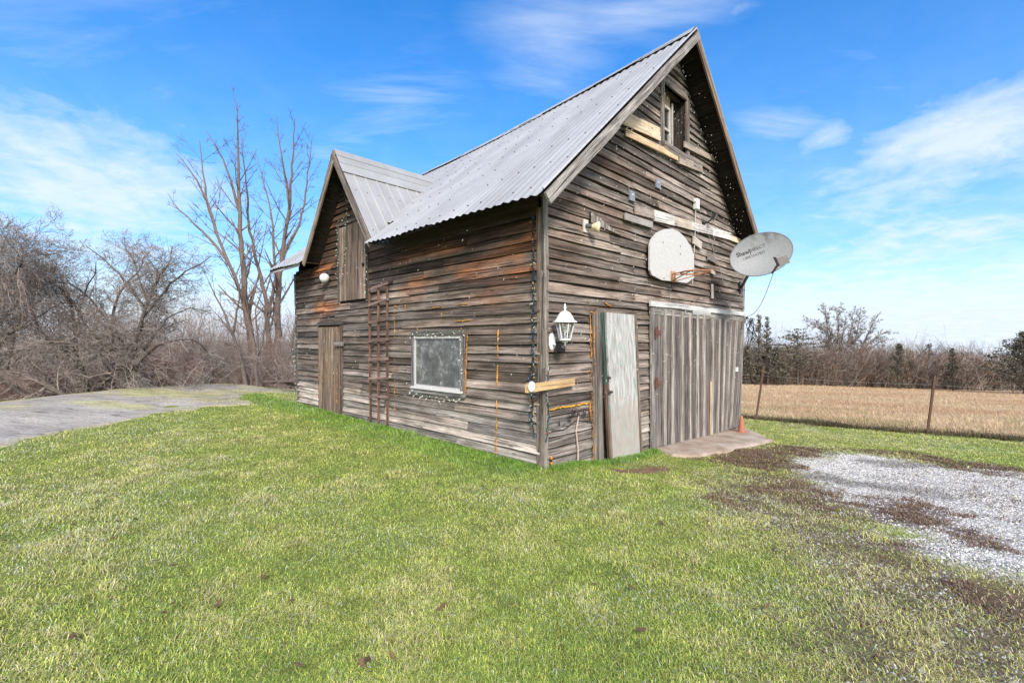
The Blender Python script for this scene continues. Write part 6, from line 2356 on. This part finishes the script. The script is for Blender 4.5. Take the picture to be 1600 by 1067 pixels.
YF = 62.0
YC = 60.5
conifer(1186, 492, 592, YF - 6, 22, 'slim cedar with a pointed top nearest the barn in the far tree line', 51, 'spire')
conifer(1199, 496, 592, YF - 6 + 1, 24, 'second pointed cedar beside the slim one near the barn', 52, 'spire')
conifer(1246, 514, 592, YF - 6, 27, 'flat topped open pine with layered boughs left of the bare trees', 53, 'pine')
conifer(1215, 545, 594, YF - 6 - 2, 22, 'low dark cedar bush between the pointed cedars and the pine', 54, 'bush')
conifer(1168, 540, 594, YF - 6 - 1, 20, 'dark cedar bush against the barn edge', 55, 'bush')
conifer(1404, 538, 594, YF - 6 - 1, 17, 'dark cedar in the far hedge left of the right fence post', 56, 'bush', .8)
conifer(1421, 558, 594, YC - 1, 14, 'smaller cedar close beside the dark one left of the right fence post', 57, 'bush', .7)
conifer(1489, 545, 594, YF - 6 - 1, 16, 'narrow cedar right of the fence post in the far hedge', 58, 'bush', .8)
conifer(1509, 567, 594, YC - 1, 15, 'short rounded cedar at the right end of the far hedge', 59, 'bush', .8)
conifer(1452, 538, 594, YC + 2, 18, 'taller grey cedar behind the right fence post', 60, 'bush', .7)
conifer(1600, 520, 596, YF - 14, 52, 'large dark juniper at the right edge of the meadow', 61, 'bush', 2.2)
conifer(1665, 500, 596, YF - 14, 55, 'large juniper beyond the right edge of the meadow', 62, 'bush', 2.0)

conifer(1275, 564, 594, YC - 1, 15, 'low ragged cedar just right of the flat topped pine', 63, 'bush', .9)
conifer(1360, 570, 594, YC - 1, 16, 'low ragged cedar under the right big bare tree', 64, 'bush', .9)
conifer(1545, 566, 596, YC - 1, 16, 'low dark cedar between the hedge end and the large juniper', 65, 'bush', .9)
conifer(1383, 563, 594, YC + 1, 15, 'grey green cedar between the bare trees and the dark hedge cedars', 66, 'bush', .8)

FT_ = dict(maxL=5.0, seg=.8, wander=.06, up=[.01, .05, .05, .03], taper=.25, kids=[24, 13, 8], ref=[8, 2.2, 1.0], first=.25, ang=(20, 50), ratio=.42, rr=.5)
tf = Tree(71, (.17, .145, .13), (.20, .17, .155), .014)
for pix, r0 in (([(1300, 592), (1297, 545), (1293, 515), (1289, 480)], .15), ([(1300, 592), (1302, 548), (1294, 520), (1275, 505), (1262, 502)], .11), ([(1306, 592), (1308, 545), (1311, 510), (1306, 482)], .13),
                ([(1298, 560), (1288, 530), (1276, 522)], .08), ([(1310, 560), (1318, 520), (1322, 495)], .09)):
    stem_path(tf, pix, YF + 4, r0, .03, FT_)
tf.build('bare_tree', 'big spreading leafless tree left of its twin in the far tree line', 'tree', at_depth(1302, 592, YF + 4))
tf = Tree(72, (.17, .145, .13), (.20, .17, .155), .014)
for pix, r0 in (([(1335, 592), (1334, 545), (1341, 510), (1345, 484)], .15), ([(1330, 592), (1320, 555), (1330, 515), (1333, 490)], .13), ([(1335, 570), (1348, 540), (1362, 510), (1372, 492)], .11),
                ([(1338, 565), (1358, 535), (1380, 520), (1392, 522)], .16), ([(1338, 575), (1370, 535), (1390, 530)], .12)):
    stem_path(tf, pix, YF + 5, r0, .03, FT_)
tf.build('bare_tree', 'big spreading leafless tree right of its twin in the far tree line', 'tree', at_depth(1335, 592, YF + 5))


def reg_far(g):
    Y_ = g.uniform(YF - 4, YF + 9); px = g.uniform(1120, 1530) if g.random() < .8 else g.uniform(1530, 1900)
    return (px - CX) / F * Y_, Y_


brush(6500, reg_far, (2.2, 5.2), [(.22, .165, .14), (.18, .14, .12), (.28, .235, .21), (.27, .17, .125), (.13, .115, .095)], 81, .25, 7, .035, 'hedgerow', 'dense leafless hedgerow brush along the far side of the meadow', 'hedgerow')


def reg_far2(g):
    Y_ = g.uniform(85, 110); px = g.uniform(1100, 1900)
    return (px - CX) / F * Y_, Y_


brush(2600, reg_far2, (6.5, 10.5), [(.33, .295, .285), (.29, .26, .25)], 83, .22, 7, .05, 'far_woods', 'distant leafless woods behind the hedgerow, coloured pale for haze', 'woods')  # haze fade is put into the pale twig colours

# ================================================================== falling snow
n = 1500
qa = RNG.random(n); off = .07 + RNG.random(n) * .34; zc = .6 + RNG.random(n) * 5.4
on_g = RNG.random(n) < .7
tg = qa * 6.6; sg = qa * 7.2
soff = on_g & (RNG.random(n) < .05)
tg = np.where(soff, T_RIDGE - .3 + RNG.random(n) * 3.2, tg)
zc = np.where(soff, 6.35 - .93 * np.abs(tg - T_RIDGE) - RNG.random(n) ** 1.5 * 1.1, zc)
zok = np.where(on_g & (tg < 6.5), zc < 6.36 - .93 * np.abs(tg - T_RIDGE), zc < 2.95)
pos = np.where(on_g[:, None], C0 + np.outer(tg, U) - np.outer(off, V), C0 + np.outer(sg, V) - np.outer(off, U)) + np.outer(zc, ZV)
ok = zok & (pos[:, 2] > .3) & ~in_barn(pos[:, 0], pos[:, 1], .12)
pos = pos[ok]; n = len(pos)
sz = .0014 + .0024 * RNG.random(n) ** 2
oct_ = np.array([[1, 0, 0], [-1, 0, 0], [0, 1, 0], [0, -1, 0], [2.2, -.1, 4.6], [-2.2, .1, -4.6]])
v = pos[:, None, :] + oct_[None] * sz[:, None, None] * (.7 + .6 * RNG.random((n, 6, 1)))
f0 = np.array([[0, 2, 4], [2, 1, 4], [1, 3, 4], [3, 0, 4], [2, 0, 5], [1, 2, 5], [3, 1, 5], [0, 3, 5]])
f = (np.arange(n)[:, None, None] * 6 + f0[None]).reshape(-1, 3)
mb = MB(); mb.add(v.reshape(-1, 3), f, (.85, .86, .88))
o = mb.build('snowflakes', M['plain']); tag(o, 'scattered small white snowflakes falling in the air', 'snow', kind='stuff')
